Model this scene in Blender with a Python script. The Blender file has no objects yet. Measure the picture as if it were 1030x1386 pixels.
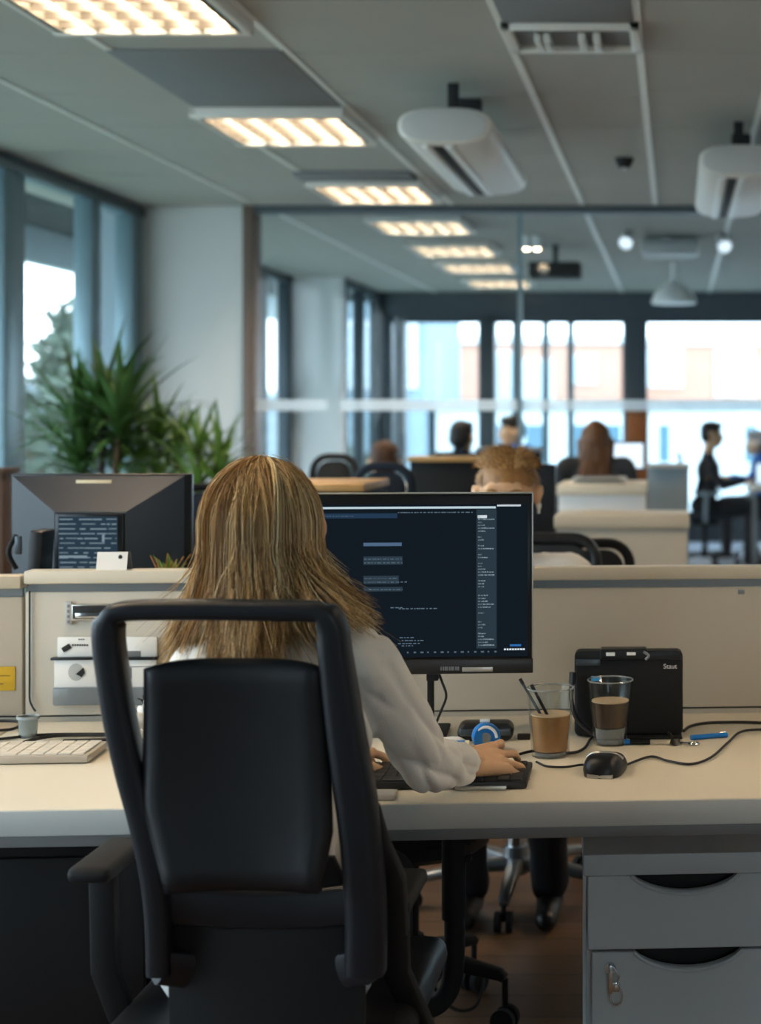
import bpy, bmesh, math, random
import numpy as np
from mathutils import Vector, Matrix, noise
random.seed(7); np.random.seed(7)
S = bpy.context.scene; COL = S.collection
PI = math.pi
# camera model of the photograph: level camera at (0,0,H) looking along +Y, focal length F pixels, principal point (CX,CY)
F, CX, CY, H = 2192.0, 915.0, 558.0, 1.4
def XP(px, Y): return (px-CX)*Y/F
def ZP(py, Y): return H-(py-CY)*Y/F
def P(px, py, Y): return Vector((XP(px, Y), Y, ZP(py, Y)))
def V(*a): return Vector(a)

# ------------------------------------------------------------------ materials
def lin(c):
    if isinstance(c, str):
        c = c.lstrip('#'); c = [int(c[i:i+2], 16)/255 for i in (0, 2, 4)]
    return tuple((x/12.92 if x <= .04045 else ((x+.055)/1.055)**2.4) for x in c)
def mat(name, col, rough=.5, metal=0, var=.08, vscale=8, bump=0, bscale=60, emit=0, spec=.5, stretch=(1, 1, 1), trans=0, ior=1.45, sheen=0, coat=0):
    m = bpy.data.materials.new(name); m.use_nodes = True
    nt = m.node_tree; b = nt.nodes['Principled BSDF']
    c = lin(col)
    b.inputs['Roughness'].default_value = rough; b.inputs['Metallic'].default_value = metal
    b.inputs['Specular IOR Level'].default_value = spec
    b.inputs['Transmission Weight'].default_value = trans; b.inputs['IOR'].default_value = ior
    b.inputs['Sheen Weight'].default_value = sheen; b.inputs['Coat Weight'].default_value = coat
    tc = nt.nodes.new('ShaderNodeTexCoord'); mp = nt.nodes.new('ShaderNodeMapping')
    mp.inputs['Scale'].default_value = stretch
    nt.links.new(tc.outputs['Object'], mp.inputs['Vector'])
    nz = nt.nodes.new('ShaderNodeTexNoise'); nz.inputs['Scale'].default_value = vscale; nz.inputs['Detail'].default_value = 4
    nt.links.new(mp.outputs[0], nz.inputs['Vector'])
    mx = nt.nodes.new('ShaderNodeMix'); mx.data_type = 'RGBA'
    mx.inputs['A'].default_value = tuple(x*(1-var) for x in c)+(1,)
    mx.inputs['B'].default_value = tuple(min(1, x*(1+var)) for x in c)+(1,)
    nt.links.new(nz.outputs['Fac'], mx.inputs['Factor'])
    nt.links.new(mx.outputs['Result'], b.inputs['Base Color'])
    if emit:
        b.inputs['Emission Color'].default_value = c+(1,); b.inputs['Emission Strength'].default_value = emit
    if bump:
        n2 = nt.nodes.new('ShaderNodeTexNoise'); n2.inputs['Scale'].default_value = bscale; n2.inputs['Detail'].default_value = 3
        nt.links.new(mp.outputs[0], n2.inputs['Vector'])
        bp = nt.nodes.new('ShaderNodeBump'); bp.inputs['Strength'].default_value = bump; bp.inputs['Distance'].default_value = .004
        nt.links.new(n2.outputs['Fac'], bp.inputs['Height']); nt.links.new(bp.outputs[0], b.inputs['Normal'])
    return m
def glass_mat(name, tint=(.93, .97, .98), refl=1.0, rough=0.0, ior=1.5):
    m = bpy.data.materials.new(name); m.use_nodes = True
    nt = m.node_tree; nt.nodes.clear()
    out = nt.nodes.new('ShaderNodeOutputMaterial'); tr = nt.nodes.new('ShaderNodeBsdfTransparent')
    tr.inputs['Color'].default_value = tint+(1,)
    gl = nt.nodes.new('ShaderNodeBsdfGlossy'); gl.inputs['Roughness'].default_value = rough
    ge = nt.nodes.new('ShaderNodeNewGeometry'); dt = nt.nodes.new('ShaderNodeVectorMath'); dt.operation = 'DOT_PRODUCT'
    nt.links.new(ge.outputs['Incoming'], dt.inputs[0]); nt.links.new(ge.outputs['Normal'], dt.inputs[1])
    def mth(op, a, b=None):
        n = nt.nodes.new('ShaderNodeMath'); n.operation = op
        for i, q in enumerate((a, b)):
            if q is None: continue
            if isinstance(q, (int, float)): n.inputs[i].default_value = q
            else: nt.links.new(q, n.inputs[i])
        return n.outputs[0]
    sch = mth('ADD', mth('MULTIPLY', mth('POWER', mth('SUBTRACT', 1.0, mth('ABSOLUTE', dt.outputs['Value'])), 5.0), .96), .04)
    mu = nt.nodes.new('ShaderNodeMath'); mu.operation = 'MULTIPLY'; mu.inputs[1].default_value = refl*.6
    mx = nt.nodes.new('ShaderNodeMixShader')
    nt.links.new(sch, mu.inputs[0]); nt.links.new(mu.outputs[0], mx.inputs[0])
    nt.links.new(tr.outputs[0], mx.inputs[1]); nt.links.new(gl.outputs[0], mx.inputs[2])
    nt.links.new(mx.outputs[0], out.inputs[0])
    return m
def soft_clear_mat(name, col, fac, rough=.2, tint=None, translucent=False):
    m = bpy.data.materials.new(name); m.use_nodes = True
    nt = m.node_tree; b = nt.nodes['Principled BSDF']; out = nt.nodes['Material Output']
    c = lin(col); b.inputs['Base Color'].default_value = c+(1,); b.inputs['Roughness'].default_value = rough
    if translucent:
        b = nt.nodes.new('ShaderNodeBsdfTranslucent'); b.inputs[0].default_value = c+(1,)
    tr = nt.nodes.new('ShaderNodeBsdfTransparent'); tr.inputs[0].default_value = (lin(tint) if tint else (1, 1, 1))+(1,)
    nz = nt.nodes.new('ShaderNodeTexNoise'); nz.inputs['Scale'].default_value = 30
    mr = nt.nodes.new('ShaderNodeMapRange'); mr.inputs['To Min'].default_value = fac*.92; mr.inputs['To Max'].default_value = min(1, fac*1.08)
    mx = nt.nodes.new('ShaderNodeMixShader'); nt.links.new(nz.outputs['Fac'], mr.inputs['Value']); nt.links.new(mr.outputs[0], mx.inputs[0])
    nt.links.new(tr.outputs[0], mx.inputs[1]); nt.links.new(b.outputs[0], mx.inputs[2]); nt.links.new(mx.outputs[0], out.inputs[0])
    return m
def emit_mat(name, col, s):
    m = bpy.data.materials.new(name); m.use_nodes = True
    nt = m.node_tree; nt.nodes.clear()
    out = nt.nodes.new('ShaderNodeOutputMaterial'); e = nt.nodes.new('ShaderNodeEmission')
    e.inputs[0].default_value = lin(col)+(1,); e.inputs[1].default_value = s
    nt.links.new(e.outputs[0], out.inputs[0]); return m

# ------------------------------------------------------------------ mesh builder
class MB:
    def __init__(s): s.v = []; s.f = []; s.mi = []
    def add(s, vs, fs, mi=0, M=None):
        o = len(s.v)
        s.v += [tuple(M @ Vector(v)) if M is not None else tuple(v) for v in vs]
        s.f += [tuple(i+o for i in f) for f in fs]; s.mi += [mi]*len(fs); return s
    def bm(s, b, mi=0, M=None):
        b.verts.index_update()
        s.add([v.co.copy() for v in b.verts], [[v.index for v in f.verts] for f in b.faces], mi, M); b.free(); return s
    def box(s, x0, x1, y0, y1, z0, z1, bev=0, seg=2, mi=0, M=None):
        b = bmesh.new(); bmesh.ops.create_cube(b, size=1)
        for v in b.verts:
            v.co = Vector((x0+(v.co.x+.5)*(x1-x0), y0+(v.co.y+.5)*(y1-y0), z0+(v.co.z+.5)*(z1-z0)))
        if bev:
            bev = min(bev, .48*min(abs(x1-x0), abs(y1-y0), abs(z1-z0)))
            bmesh.ops.bevel(b, geom=b.edges[:], offset=bev, segments=seg, profile=.5, affect='EDGES')
        return s.bm(b, mi, M)
    def prism(s, pts, axis, a0, a1, bev=0, seg=2, mi=0, M=None):
        """pts 2D outline; axis 'y': pts=(x,z); 'z': pts=(x,y); 'x': pts=(y,z)"""
        def mk(p, a):
            return {'y': (p[0], a, p[1]), 'z': (p[0], p[1], a), 'x': (a, p[0], p[1])}[axis]
        b = bmesh.new()
        lo = [b.verts.new(mk(p, a0)) for p in pts]; hi = [b.verts.new(mk(p, a1)) for p in pts]
        n = len(pts)
        f0 = b.faces.new(lo[::-1]); f1 = b.faces.new(hi)
        for i in range(n): b.faces.new((lo[i], lo[(i+1) % n], hi[(i+1) % n], hi[i]))
        bmesh.ops.recalc_face_normals(b, faces=b.faces[:])
        if bev:
            bmesh.ops.bevel(b, geom=list({e for f in (f0, f1) for e in f.edges}), offset=bev, segments=seg, profile=.5, affect='EDGES')
        return s.bm(b, mi, M)
    def tube(s, pts, r, n=8, mi=0, M=None, cap=True):
        pts = [Vector(p) for p in pts]; N = len(pts)
        rs = r if isinstance(r, (list, tuple)) else [r]*N
        vs = []; fs = []; up = None
        for i in range(N):
            t = (pts[min(i+1, N-1)]-pts[max(i-1, 0)]).normalized()
            if up is None: up = Vector((0, 0, 1)) if abs(t.z) < .9 else Vector((0, 1, 0))
            a = t.cross(up).normalized(); up = a.cross(t).normalized()
            for k in range(n):
                q = 2*PI*k/n; vs.append(pts[i]+(a*math.cos(q)+up*math.sin(q))*rs[i])
        for i in range(N-1):
            for k in range(n):
                fs.append((i*n+k, i*n+(k+1) % n, (i+1)*n+(k+1) % n, (i+1)*n+k))
        if cap: fs.append(tuple(range(n))[::-1]); fs.append(tuple((N-1)*n+k for k in range(n)))
        return s.add(vs, fs, mi, M)
    def sweep(s, pts, secs, hint=(0, 1, 0), n=14, p=3.5, mi=0, M=None):
        """rounded-rectangle section: half width a (across), half depth b (along hint)"""
        pts = [Vector(q) for q in pts]; N = len(pts); h = Vector(hint); vs = []; fs = []
        for i in range(N):
            t = (pts[min(i+1, N-1)]-pts[max(i-1, 0)]).normalized()
            a = t.cross(h).normalized(); d = a.cross(t).normalized()
            A, B = secs[i] if isinstance(secs, list) else secs
            for k in range(n):
                q = 2*PI*(k+.5)/n; c, e = math.cos(q), math.sin(q)
                vs.append(pts[i]+a*A*math.copysign(abs(c)**(2/p), c)+d*B*math.copysign(abs(e)**(2/p), e))
        for i in range(N-1):
            for k in range(n): fs.append((i*n+k, i*n+(k+1) % n, (i+1)*n+(k+1) % n, (i+1)*n+k))
        fs.append(tuple(range(n))[::-1]); fs.append(tuple((N-1)*n+k for k in range(n)))
        return s.add(vs, fs, mi, M)
    def lathe(s, prof, c=(0, 0, 0), n=24, mi=0, M=None):
        c = Vector(c); vs = []; fs = []; N = len(prof)
        for (r, z) in prof:
            for k in range(n):
                q = 2*PI*k/n; vs.append(c+Vector((max(r, 1e-5)*math.cos(q), max(r, 1e-5)*math.sin(q), z)))
        for i in range(N-1):
            for k in range(n): fs.append((i*n+k, i*n+(k+1) % n, (i+1)*n+(k+1) % n, (i+1)*n+k))
        fs.append(tuple(range(n))[::-1]); fs.append(tuple((N-1)*n+k for k in range(n)))
        return s.add(vs, fs, mi, M)
    def ell(s, c, r, n=16, mi=0, M=None):
        c = Vector(c); r = (r, r, r) if isinstance(r, (int, float)) else r
        vs = [c+Vector((0, 0, r[2]))]; fs = []; m = n//2
        for i in range(1, m):
            a = PI*i/m
            for k in range(n):
                q = 2*PI*k/n; vs.append(c+Vector((r[0]*math.sin(a)*math.cos(q), r[1]*math.sin(a)*math.sin(q), r[2]*math.cos(a))))
        vs.append(c-Vector((0, 0, r[2])))
        for k in range(n): fs.append((0, 1+k, 1+(k+1) % n))
        for i in range(m-2):
            for k in range(n): fs.append((1+i*n+k, 1+(i+1)*n+k, 1+(i+1)*n+(k+1) % n, 1+i*n+(k+1) % n))
        L = len(vs)-1; o = 1+(m-2)*n
        for k in range(n): fs.append((L, o+(k+1) % n, o+k))
        return s.add(vs, fs, mi, M)
    def quad(s, a, b, c, d, mi=0, M=None): return s.add([a, b, c, d], [(0, 1, 2, 3)], mi, M)
    def mesh(s, name, mats, angle=35, flip=True):
        me = bpy.data.meshes.new(name)
        me.from_pydata(s.v, [], s.f)
        for m in (mats if isinstance(mats, (list, tuple)) else [mats]): me.materials.append(m)
        me.polygons.foreach_set('material_index', s.mi)
        b = bmesh.new(); b.from_mesh(me)
        if flip: bmesh.ops.recalc_face_normals(b, faces=b.faces[:])
        b.to_mesh(me); b.free()
        me.polygons.foreach_set('use_smooth', [True]*len(me.polygons))
        me.set_sharp_from_angle(angle=math.radians(angle)); me.update()
        return me
    def build(s, name, mats, parent=None, W=True, angle=35, flip=True):
        return link(name, s.mesh(name, mats, angle, flip), parent, W)

ROOT = {}
def rootmat(o):
    while o.parent is not None: o = o.parent
    return Matrix.Translation(o.location) @ o.rotation_euler.to_matrix().to_4x4()
def link(name, me, parent=None, W=True):
    o = bpy.data.objects.new(name, me); COL.objects.link(o)
    if parent is not None:
        if W: me.transform(rootmat(parent).inverted())
        o.parent = parent
    else:
        n = len(me.vertices); co = np.empty(n*3); me.vertices.foreach_get('co', co); co = co.reshape(-1, 3)
        c = Vector(((co[:, 0].min()+co[:, 0].max())/2, (co[:, 1].min()+co[:, 1].max())/2, co[:, 2].min()))
        me.transform(Matrix.Translation(-c)); o.location = c
    return o
def tag(o, label=None, cat=None, group=None, kind=None):
    if label: o['label'] = label
    if cat: o['category'] = cat
    if group: o['group'] = group
    if kind: o['kind'] = kind
    return o
def thing(name, label, cat, loc=(0, 0, 0), rz=0, group=None, rot=None):
    o = bpy.data.objects.new(name, None); COL.objects.link(o); o.empty_display_size = .1
    o.location = loc; o.rotation_euler = rot if rot else (0, 0, rz)
    return tag(o, label, cat, group)
def single(mb, name, mats, label, cat, group=None, angle=35):
    return tag(mb.build(name, mats, None, angle=angle), label, cat, group)
def struct(mb, name, mats, label=None, parent=None):
    o = mb.build(name, mats, parent)
    if parent is None: tag(o, label, None, None, 'structure')
    return o
def dup(root, loc, rz, label, group=None):
    def cp(o, par):
        c = o.copy(); COL.objects.link(c)
        if par: c.parent = par
        for ch in list(o.children): cp(ch, c)
        return c
    r = cp(root, None); r.location = loc; r.rotation_euler = (0, 0, rz); r['label'] = label
    if group: r['group'] = group
    return r
def spline(pts, n=8):
    """Catmull-Rom through pts"""
    pts = [Vector(p) for p in pts]; q = [pts[0]*2-pts[1]]+pts+[pts[-1]*2-pts[-2]]; out = []
    for i in range(1, len(q)-2):
        for k in range(n):
            t = k/n; a, b, c, d = q[i-1], q[i], q[i+1], q[i+2]
            out.append(.5*((2*b)+(c-a)*t+(2*a-5*b+4*c-d)*t*t+(3*b-a-3*c+d)*t**3))
    out.append(pts[-1]); return out

# ------------------------------------------------------------------ continuous organic surfaces
def capsule(mb, a, b, ra, rb, n=14):
    a, b = Vector(a), Vector(b); d = b-a; L = d.length
    M = Matrix.Translation(a) @ d.to_track_quat('Z', 'Y').to_matrix().to_4x4()
    prof = []
    for i in range(5): q = PI/2*i/4; prof.append((ra*math.sin(q), -ra*math.cos(q)))
    for i in range(5): q = PI/2*i/4; prof.append((rb*math.cos(q), L+rb*math.sin(q)))
    mb.lathe(prof, n=n, M=M)
def organic(name, blobs, voxel, mats, parent, W=True, smooth=3, disp=None):
    mb = MB()
    for b in blobs:
        if b[0] == 'c': capsule(mb, *b[1:5])
        else:
            c, r = b[1], b[2]; R = b[3] if len(b) > 3 else None
            M = Matrix.Translation(Vector(c)) @ (R.to_4x4() if R is not None else Matrix())
            mb.ell((0, 0, 0), r, n=20, M=M)
    me = mb.mesh('tmp', mats)
    o = bpy.data.objects.new('tmp', me); COL.objects.link(o)
    md = o.modifiers.new('r', 'REMESH'); md.mode = 'VOXEL'; md.voxel_size = voxel
    dg = bpy.context.evaluated_depsgraph_get(); dg.update()
    me2 = bpy.data.meshes.new_from_object(o.evaluated_get(dg))
    bpy.data.objects.remove(o)
    b = bmesh.new(); b.from_mesh(me2)
    for _ in range(smooth): bmesh.ops.smooth_vert(b, verts=b.verts, factor=.5, use_axis_x=True, use_axis_y=True, use_axis_z=True)
    if disp:
        b.normal_update()
        mv = [(v, v.normal*disp(v.co, v.normal)) for v in b.verts]
        for v, d in mv: v.co += d
        bmesh.ops.smooth_vert(b, verts=b.verts, factor=.4, use_axis_x=True, use_axis_y=True, use_axis_z=True)
    b.to_mesh(me2); b.free(); me2.name = name
    me2.materials.clear(); me2.materials.append(mats)
    me2.polygons.foreach_set('use_smooth', [True]*len(me2.polygons))
    return link(name, me2, parent, W)
def hand_blobs(w, f, n, t, curl=(.35, .5, .35), spread=.12, sc=1.0, fing=None):
    """w wrist, f forward, n palm-facing direction, t towards the thumb"""
    w, f, n, t = Vector(w), Vector(f).normalized(), Vector(n).normalized(), Vector(t).normalized(); B = []
    lens = [(.042, .026, .020), (.046, .029, .021), (.042, .027, .020), (.032, .021, .018)]
    for i in range(4):
        lat = (.030-.0205*i)*sc
        k = w+f*(.088-.004*abs(i-1))*sc+t*lat-n*.004
        B.append(('c', w+f*.012*sc+t*lat*.55, k, .0155*sc, .0105*sc))
        d = (f+t*spread*(1.2-i)*.9).normalized(); p = k; ang = fing[i][0] if fing else 0; r = .0083-.0006*(i == 3)
        for j in range(3):
            ang += fing[i][1+j] if fing else curl[j]*(1+.12*(i-1))
            dd = (d*math.cos(ang)+n*math.sin(ang)).normalized()
            q = p+dd*lens[i][j]*sc
            B.append(('c', p, q, (r-.0007*j)*sc, (r-.0007*(j+1))*sc)); p = q
    b0 = w+f*.022*sc+t*.022*sc+n*.006; b1 = b0+(f*.6+t*.55+n*.35).normalized()*.042*sc
    b2 = b1+(f*.85+t*.2+n*.25).normalized()*.032*sc; b3 = b2+(f*.95+t*.0+n*.2).normalized()*.024*sc
    B += [('c', w+f*.012, b0, .017*sc, .0155*sc), ('c', b0, b1, .0145*sc, .0110*sc), ('c', b1, b2, .0105*sc, .0095*sc), ('c', b2, b3, .0093*sc, .0075*sc)]
    B.append(('e', w+f*.05*sc-n*.002, (.034*sc, .040*sc, .013*sc), Matrix((t.cross(Vector((0, 0, 0))) if False else t, f, -n)).transposed()))
    return B
def head_blobs(c, R):
    c = Vector(c)
    def q(x, y, z): return c+R @ Vector((x, y, z))
    B = [('e', q(0, -.012, .022), (.073, .093, .092), R), ('e', q(0, .028, -.038), (.056, .060, .078), R),
         ('e', q(0, .052, -.092), (.028, .028, .024), R), ('c', q(-.045, .01, -.07), q(-.015, .055, -.095), .022, .018),
         ('c', q(.045, .01, -.07), q(.015, .055, -.095), .022, .018), ('c', q(0, .082, .008), q(0, .103, -.034), .008, .0125),
         ('e', q(.012, .093, -.036), (.008, .009, .007), R), ('e', q(-.012, .093, -.036), (.008, .009, .007), R),
         ('c', q(-.04, .068, .022), q(.04, .068, .022), .012, .012), ('e', q(0, .085, -.062), (.021, .008, .0055), R),
         ('e', q(0, .083, -.071), (.018, .008, .006), R), ('e', q(-.038, .062, -.025), (.020, .018, .016), R), ('e', q(.038, .062, -.025), (.020, .018, .016), R)]
    for s in (-1, 1):
        B += [('e', q(s*.082, -.006, -.008), (.011, .020, .031), R), ('e', q(s*.091, -.014, .004), (.008, .015, .019), R)]
    return B
# ------------------------------------------------------------------ palette
M = {}
M['ceil'] = mat('ceiling_board', '#a9a8a2', .9, var=.05, vscale=2, bump=.15, bscale=200)
M['tee'] = mat('ceiling_grid_metal', '#e4e4de', .5)
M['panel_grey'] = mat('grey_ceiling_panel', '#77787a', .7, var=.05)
M['wallw'] = mat('white_wall_paint', '#c9cccb', .85, var=.03, bump=.1, bscale=150)
M['darkframe'] = mat('dark_window_frame', '#3c474d', .45)
M['blueframe'] = mat('blue_grey_aluminium', '#6f8790', .35, metal=.4)
M['jamb'] = mat('brown_grey_jamb', '#6a5a50', .5)
M['glass'] = glass_mat('window_glass', (.92, .955, .975), .8)
M['glass2'] = glass_mat('partition_glass', (.92, .955, .975), .7)
M['frost'] = soft_clear_mat('frosted_film', '#f4fbff', .6, translucent=True)
M['carpet'] = mat('grey_carpet', '#8d9299', .95, var=.15, vscale=40, bump=.4, bscale=300)
M['white_lam'] = mat('cream_laminate', '#dcd2bd', .38, var=.02, vscale=3)
M['cream'] = mat('cream_screen_panel', '#bab2a3', .55, var=.03, vscale=3, bump=.05, bscale=300)
M['capw'] = mat('cream_cap_rail', '#c6bba6', .4, var=.02)
M['rail'] = mat('grey_rail', '#7f8385', .4, metal=.4)
M['fascia'] = mat('grey_edge_band', '#b3b5b2', .45, var=.03)
M['ped'] = mat('light_grey_steel', '#b8c1c5', .42, var=.03)
M['black'] = mat('black_plastic', '#0d0f12', .42, var=.1)
M['blackm'] = mat('matt_black', '#08090a', .75, var=.1)
M['chairframe'] = mat('charcoal_chair_plastic', '#12161d', .42, var=.08, vscale=30)
M['leather'] = mat('black_upholstery', '#090c11', .5, var=.15, vscale=6, bump=.5, bscale=14, stretch=(1, 1, .6))
M['navy'] = mat('navy_fabric', '#1b2633', .85, var=.12, vscale=50)
M['meshf'] = mat('dark_mesh_fabric', '#2b2c2e', .8, var=.2, vscale=200)
M['chrome'] = mat('chrome', '#c9cccf', .15, metal=1)
M['alu'] = mat('brushed_aluminium', '#8b9093', .32, metal=.8)
M['steelgrey'] = mat('grey_tube', '#4a5157', .35, metal=.6)
M['monback'] = mat('dark_glossy_monitor_shell', '#242c35', .34, var=.06, vscale=5)
M['bezel'] = mat('monitor_bezel', '#0b0c0e', .3)
M['chin'] = mat('monitor_chin', '#2c2a29', .35, metal=.3)
M['silver'] = mat('silver_edge', '#b9b5ad', .3, metal=.7)
M['tagc'] = mat('pale_gold_label', '#d9cba8', .5)
M['paper'] = mat('white_paper', '#e9e7e2', .7, var=.03)
M['ink'] = mat('dark_ink', '#1b1a19', .7)
M['yellow'] = mat('yellow_note', '#c9a32a', .8)
M['acryl'] = mat('grey_translucent_acrylic', '#8f979b', .25, trans=.35)
M['keys'] = mat('dark_key_plastic', '#26282b', .5)
M['keyboard'] = mat('dark_keyboard_case', '#1a1b1d', .45)
M['keysw'] = mat('pale_key_plastic', '#d6cfc2', .5)
M['kbw'] = mat('pale_keyboard_case', '#b9b0a2', .5)
M['cable'] = mat('black_cable', '#141414', .5)
M['blue'] = mat('blue_plastic', '#1b78c8', .3)
M['bluelt'] = mat('light_blue_plastic', '#4aa3dc', .35)
M['tumbler'] = glass_mat('tumbler_glass', (.93, .95, .95), 1.0, 0.02)
M['tea'] = soft_clear_mat('milky_tea', '#c08f58', .55, .15, '#d9a468')
M['cola'] = soft_clear_mat('brown_drink', '#5a4030', .62, .12, '#8a6248')
M['foam'] = mat('pale_foam', '#c8ad8c', .5)
M['base_glass'] = mat('thick_glass_base', '#c9ccc9', .1, trans=.7)
M['oak'] = mat('oak_top', '#b18a55', .5, var=.12, vscale=6, stretch=(8, 1, 8))
M['darkwood'] = mat('dark_brown_wood', '#4a3424', .6, var=.15, vscale=6, stretch=(8, 8, 1))
M['brownwood'] = mat('brown_wood', '#8a4f22', .5, var=.15, vscale=6, stretch=(8, 8, 1))
M['leaf'] = mat('dark_green_leaf', '#3a5a28', .45, var=.35, vscale=9)
M['leaf2'] = mat('mid_green_leaf', '#638438', .45, var=.35, vscale=9)
M['aloe'] = mat('aloe_leaf', '#6f8a3e', .45, var=.25, vscale=60)
M['aloe_edge'] = mat('orange_leaf_edge', '#c8823f', .5)
M['bark'] = mat('brown_stem', '#5a4632', .9, var=.2, vscale=30)
M['pot'] = mat('grey_planter', '#5b6064', .6)
M['soil'] = mat('potting_soil', '#2a211a', .95, var=.3, vscale=60)
M['acw'] = mat('off_white_plastic', '#d3d0c8', .45, var=.02)
M['slot'] = mat('dark_slot', '#1d1e20', .7)
M['tube'] = emit_mat('warm_lamp_tube', '#ffe4c2', 60)
M['louvre'] = mat('bright_louvre', '#77746e', .3, metal=.6)
M['reflector'] = mat('lamp_reflector', '#5c5852', .5)
M['lampw'] = mat('white_lamp_body', '#dfe0dd', .4)
M['spot'] = emit_mat('cool_lamp_face', '#dcebf5', .75)
M['dl'] = emit_mat('warm_downlight_face', '#ffd9a8', 22)
M['skin'] = mat('skin', '#cda27c', .5, var=.08, vscale=25, bump=.15, bscale=220)
M['hairbl'] = mat('blonde_hair', '#c39c63', .38, var=.4, vscale=16, stretch=(5, 5, .35))
M['hairmanlt'] = mat('light_sandy_hair', '#b78f5a', .45, var=.3, vscale=60)
M['hairdkbl'] = mat('dark_blonde_hair', '#7f5c35', .4, var=.3, vscale=16, stretch=(5, 5, .35))
M['hairltbl'] = mat('light_blonde_hair', '#e8d1a0', .36, var=.25, vscale=16, stretch=(5, 5, .35))
M['hairman'] = mat('sandy_brown_hair', '#93693a', .5, var=.35, vscale=60)
M['hairdk'] = mat('dark_brown_hair', '#1d1613', .6, var=.2, vscale=40)
M['hairbr'] = mat('brown_hair', '#4a2f1d', .6, var=.25, vscale=40)
M['hairau'] = mat('auburn_hair', '#5e3c1f', .5, var=.5, vscale=20, stretch=(4, 4, .5))
M['shirt'] = mat('white_shirt_cotton', '#d9d6cf', .85, var=.04, vscale=10, bump=.15, bscale=400, sheen=.2)
M['trouser'] = mat('dark_trousers', '#171a20', .85)
M['suit'] = mat('dark_suit', '#1a1f28', .8)
M['greytop'] = mat('dark_grey_top', '#34383c', .85)
M['bluetop'] = mat('blue_shirt', '#1f5fae', .8)
M['shoe'] = mat('black_shoe', '#101012', .4)
M['eye'] = mat('eye_white', '#e4ded6', .2)
M['iris'] = mat('iris', '#3a2a1d', .2)
M['brickp'] = mat('peach_brick_facade', '#d0a28c', .9, var=.12, vscale=3)
M['white_fac'] = mat('white_facade', '#e2e6e8', .8, var=.05)
M['bluegrey_fac'] = mat('blue_grey_facade', '#8496a0', .7, var=.05)
M['win_dark'] = mat('blue_window_glass', '#5f7f90', .2)
M['win_fac'] = mat('facade_window_glass', '#c3ced3', .25)
M['canopy'] = mat('dark_canopy_soffit', '#2c3133', .8, var=.2, vscale=2)
M['fasciab'] = mat('pale_blue_fascia', '#c0d3da', .6)
M['treeleaf'] = mat('outdoor_leaf', '#4c5a4c', .8, var=.3, vscale=4)
M['grassy'] = mat('outdoor_ground', '#7f8c7a', .95, var=.2, vscale=1)
M['scr_white'] = emit_mat('lit_screen', '#d5e9f8', .8)
M['pedin'] = mat('dark_recess', '#08090a', .6)

def floor_mat():
    m = mat('wood_plank_floor', '#6b4c33', .42, var=.1)
    nt = m.node_tree; b = nt.nodes['Principled BSDF']
    tc = nt.nodes.new('ShaderNodeTexCoord')
    br = nt.nodes.new('ShaderNodeTexBrick'); br.inputs['Scale'].default_value = 1
    br.inputs['Brick Width'].default_value = 1.3; br.inputs['Row Height'].default_value = .14; br.inputs['Mortar Size'].default_value = .003
    br.inputs['Color1'].default_value = lin('#5e432d')+(1,); br.inputs['Color2'].default_value = lin('#80603f')+(1,); br.inputs['Mortar'].default_value = lin('#2c2018')+(1,)
    nt.links.new(tc.outputs['Object'], br.inputs['Vector'])
    nz = nt.nodes.new('ShaderNodeTexNoise'); mp = nt.nodes.new('ShaderNodeMapping'); mp.inputs['Scale'].default_value = (1.5, 18, 1)
    nt.links.new(tc.outputs['Object'], mp.inputs[0]); nt.links.new(mp.outputs[0], nz.inputs['Vector']); nz.inputs['Scale'].default_value = 3; nz.inputs['Detail'].default_value = 6
    mx = nt.nodes.new('ShaderNodeMix'); mx.data_type = 'RGBA'; mx.blend_type = 'MULTIPLY'; mx.inputs['Factor'].default_value = .6
    cr = nt.nodes.new('ShaderNodeValToRGB'); cr.color_ramp.elements[0].color = (.45, .45, .45, 1); cr.color_ramp.elements[1].color = (1.2, 1.2, 1.2, 1)
    nt.links.new(nz.outputs['Fac'], cr.inputs[0]); nt.links.new(br.outputs['Color'], mx.inputs['A']); nt.links.new(cr.outputs[0], mx.inputs['B'])
    nt.links.new(mx.outputs['Result'], b.inputs['Base Color'])
    return m
M['floor'] = floor_mat()

# ------------------------------------------------------------------ the room shell
XL, XR, YB, YG, YF, CH = -3.37, 3.6, -3.2, 10.2, 17.5, 2.7
XL2 = -3.68
struct(MB().box(XL-.15, XR+.1, YB-.1, 6.6, -.12, 0), 'floor', M['floor'])
struct(MB().box(XL2-.15, XR+.1, 6.6, YF+.2, -.12, 0), 'floor_carpet', M['carpet'])
struct(MB().box(XL2-.15, XR+.1, YB-.1, YF+.2, CH, CH+.15), 'ceiling', M['ceil'])
struct(MB().box(XR, XR+.12, YB-.1, YF+.2, 0, CH), 'wall_right', M['wallw'])
rw = MB(); rw.box(XL-.15, -1.2, YB-.1, YB, 0, CH); rw.box(2.6, XR+.1, YB-.1, YB, 0, CH); rw.box(-1.2, .9, YB-.1, YB, 0, CH); rw.box(1.9, 2.6, YB-.1, YB, 0, CH); rw.box(.9, 1.9, YB-.1, YB, 0, .9); rw.box(.9, 1.9, YB-.1, YB, 2.2, CH)  # opening added behind the camera to let in cool fill light
struct(rw, 'wall_rear', M['wallw'])
struct(MB().box(XL-.15, XL, YB, -.6, 0, CH), 'wall_left', M['wallw'])
# white wall beside the glazed divider
XD = XP(338, YG)
struct(MB().box(-3.60, XD-.04, YG, YG+.16, 0, CH), 'wall_back', M['wallw'])
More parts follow.
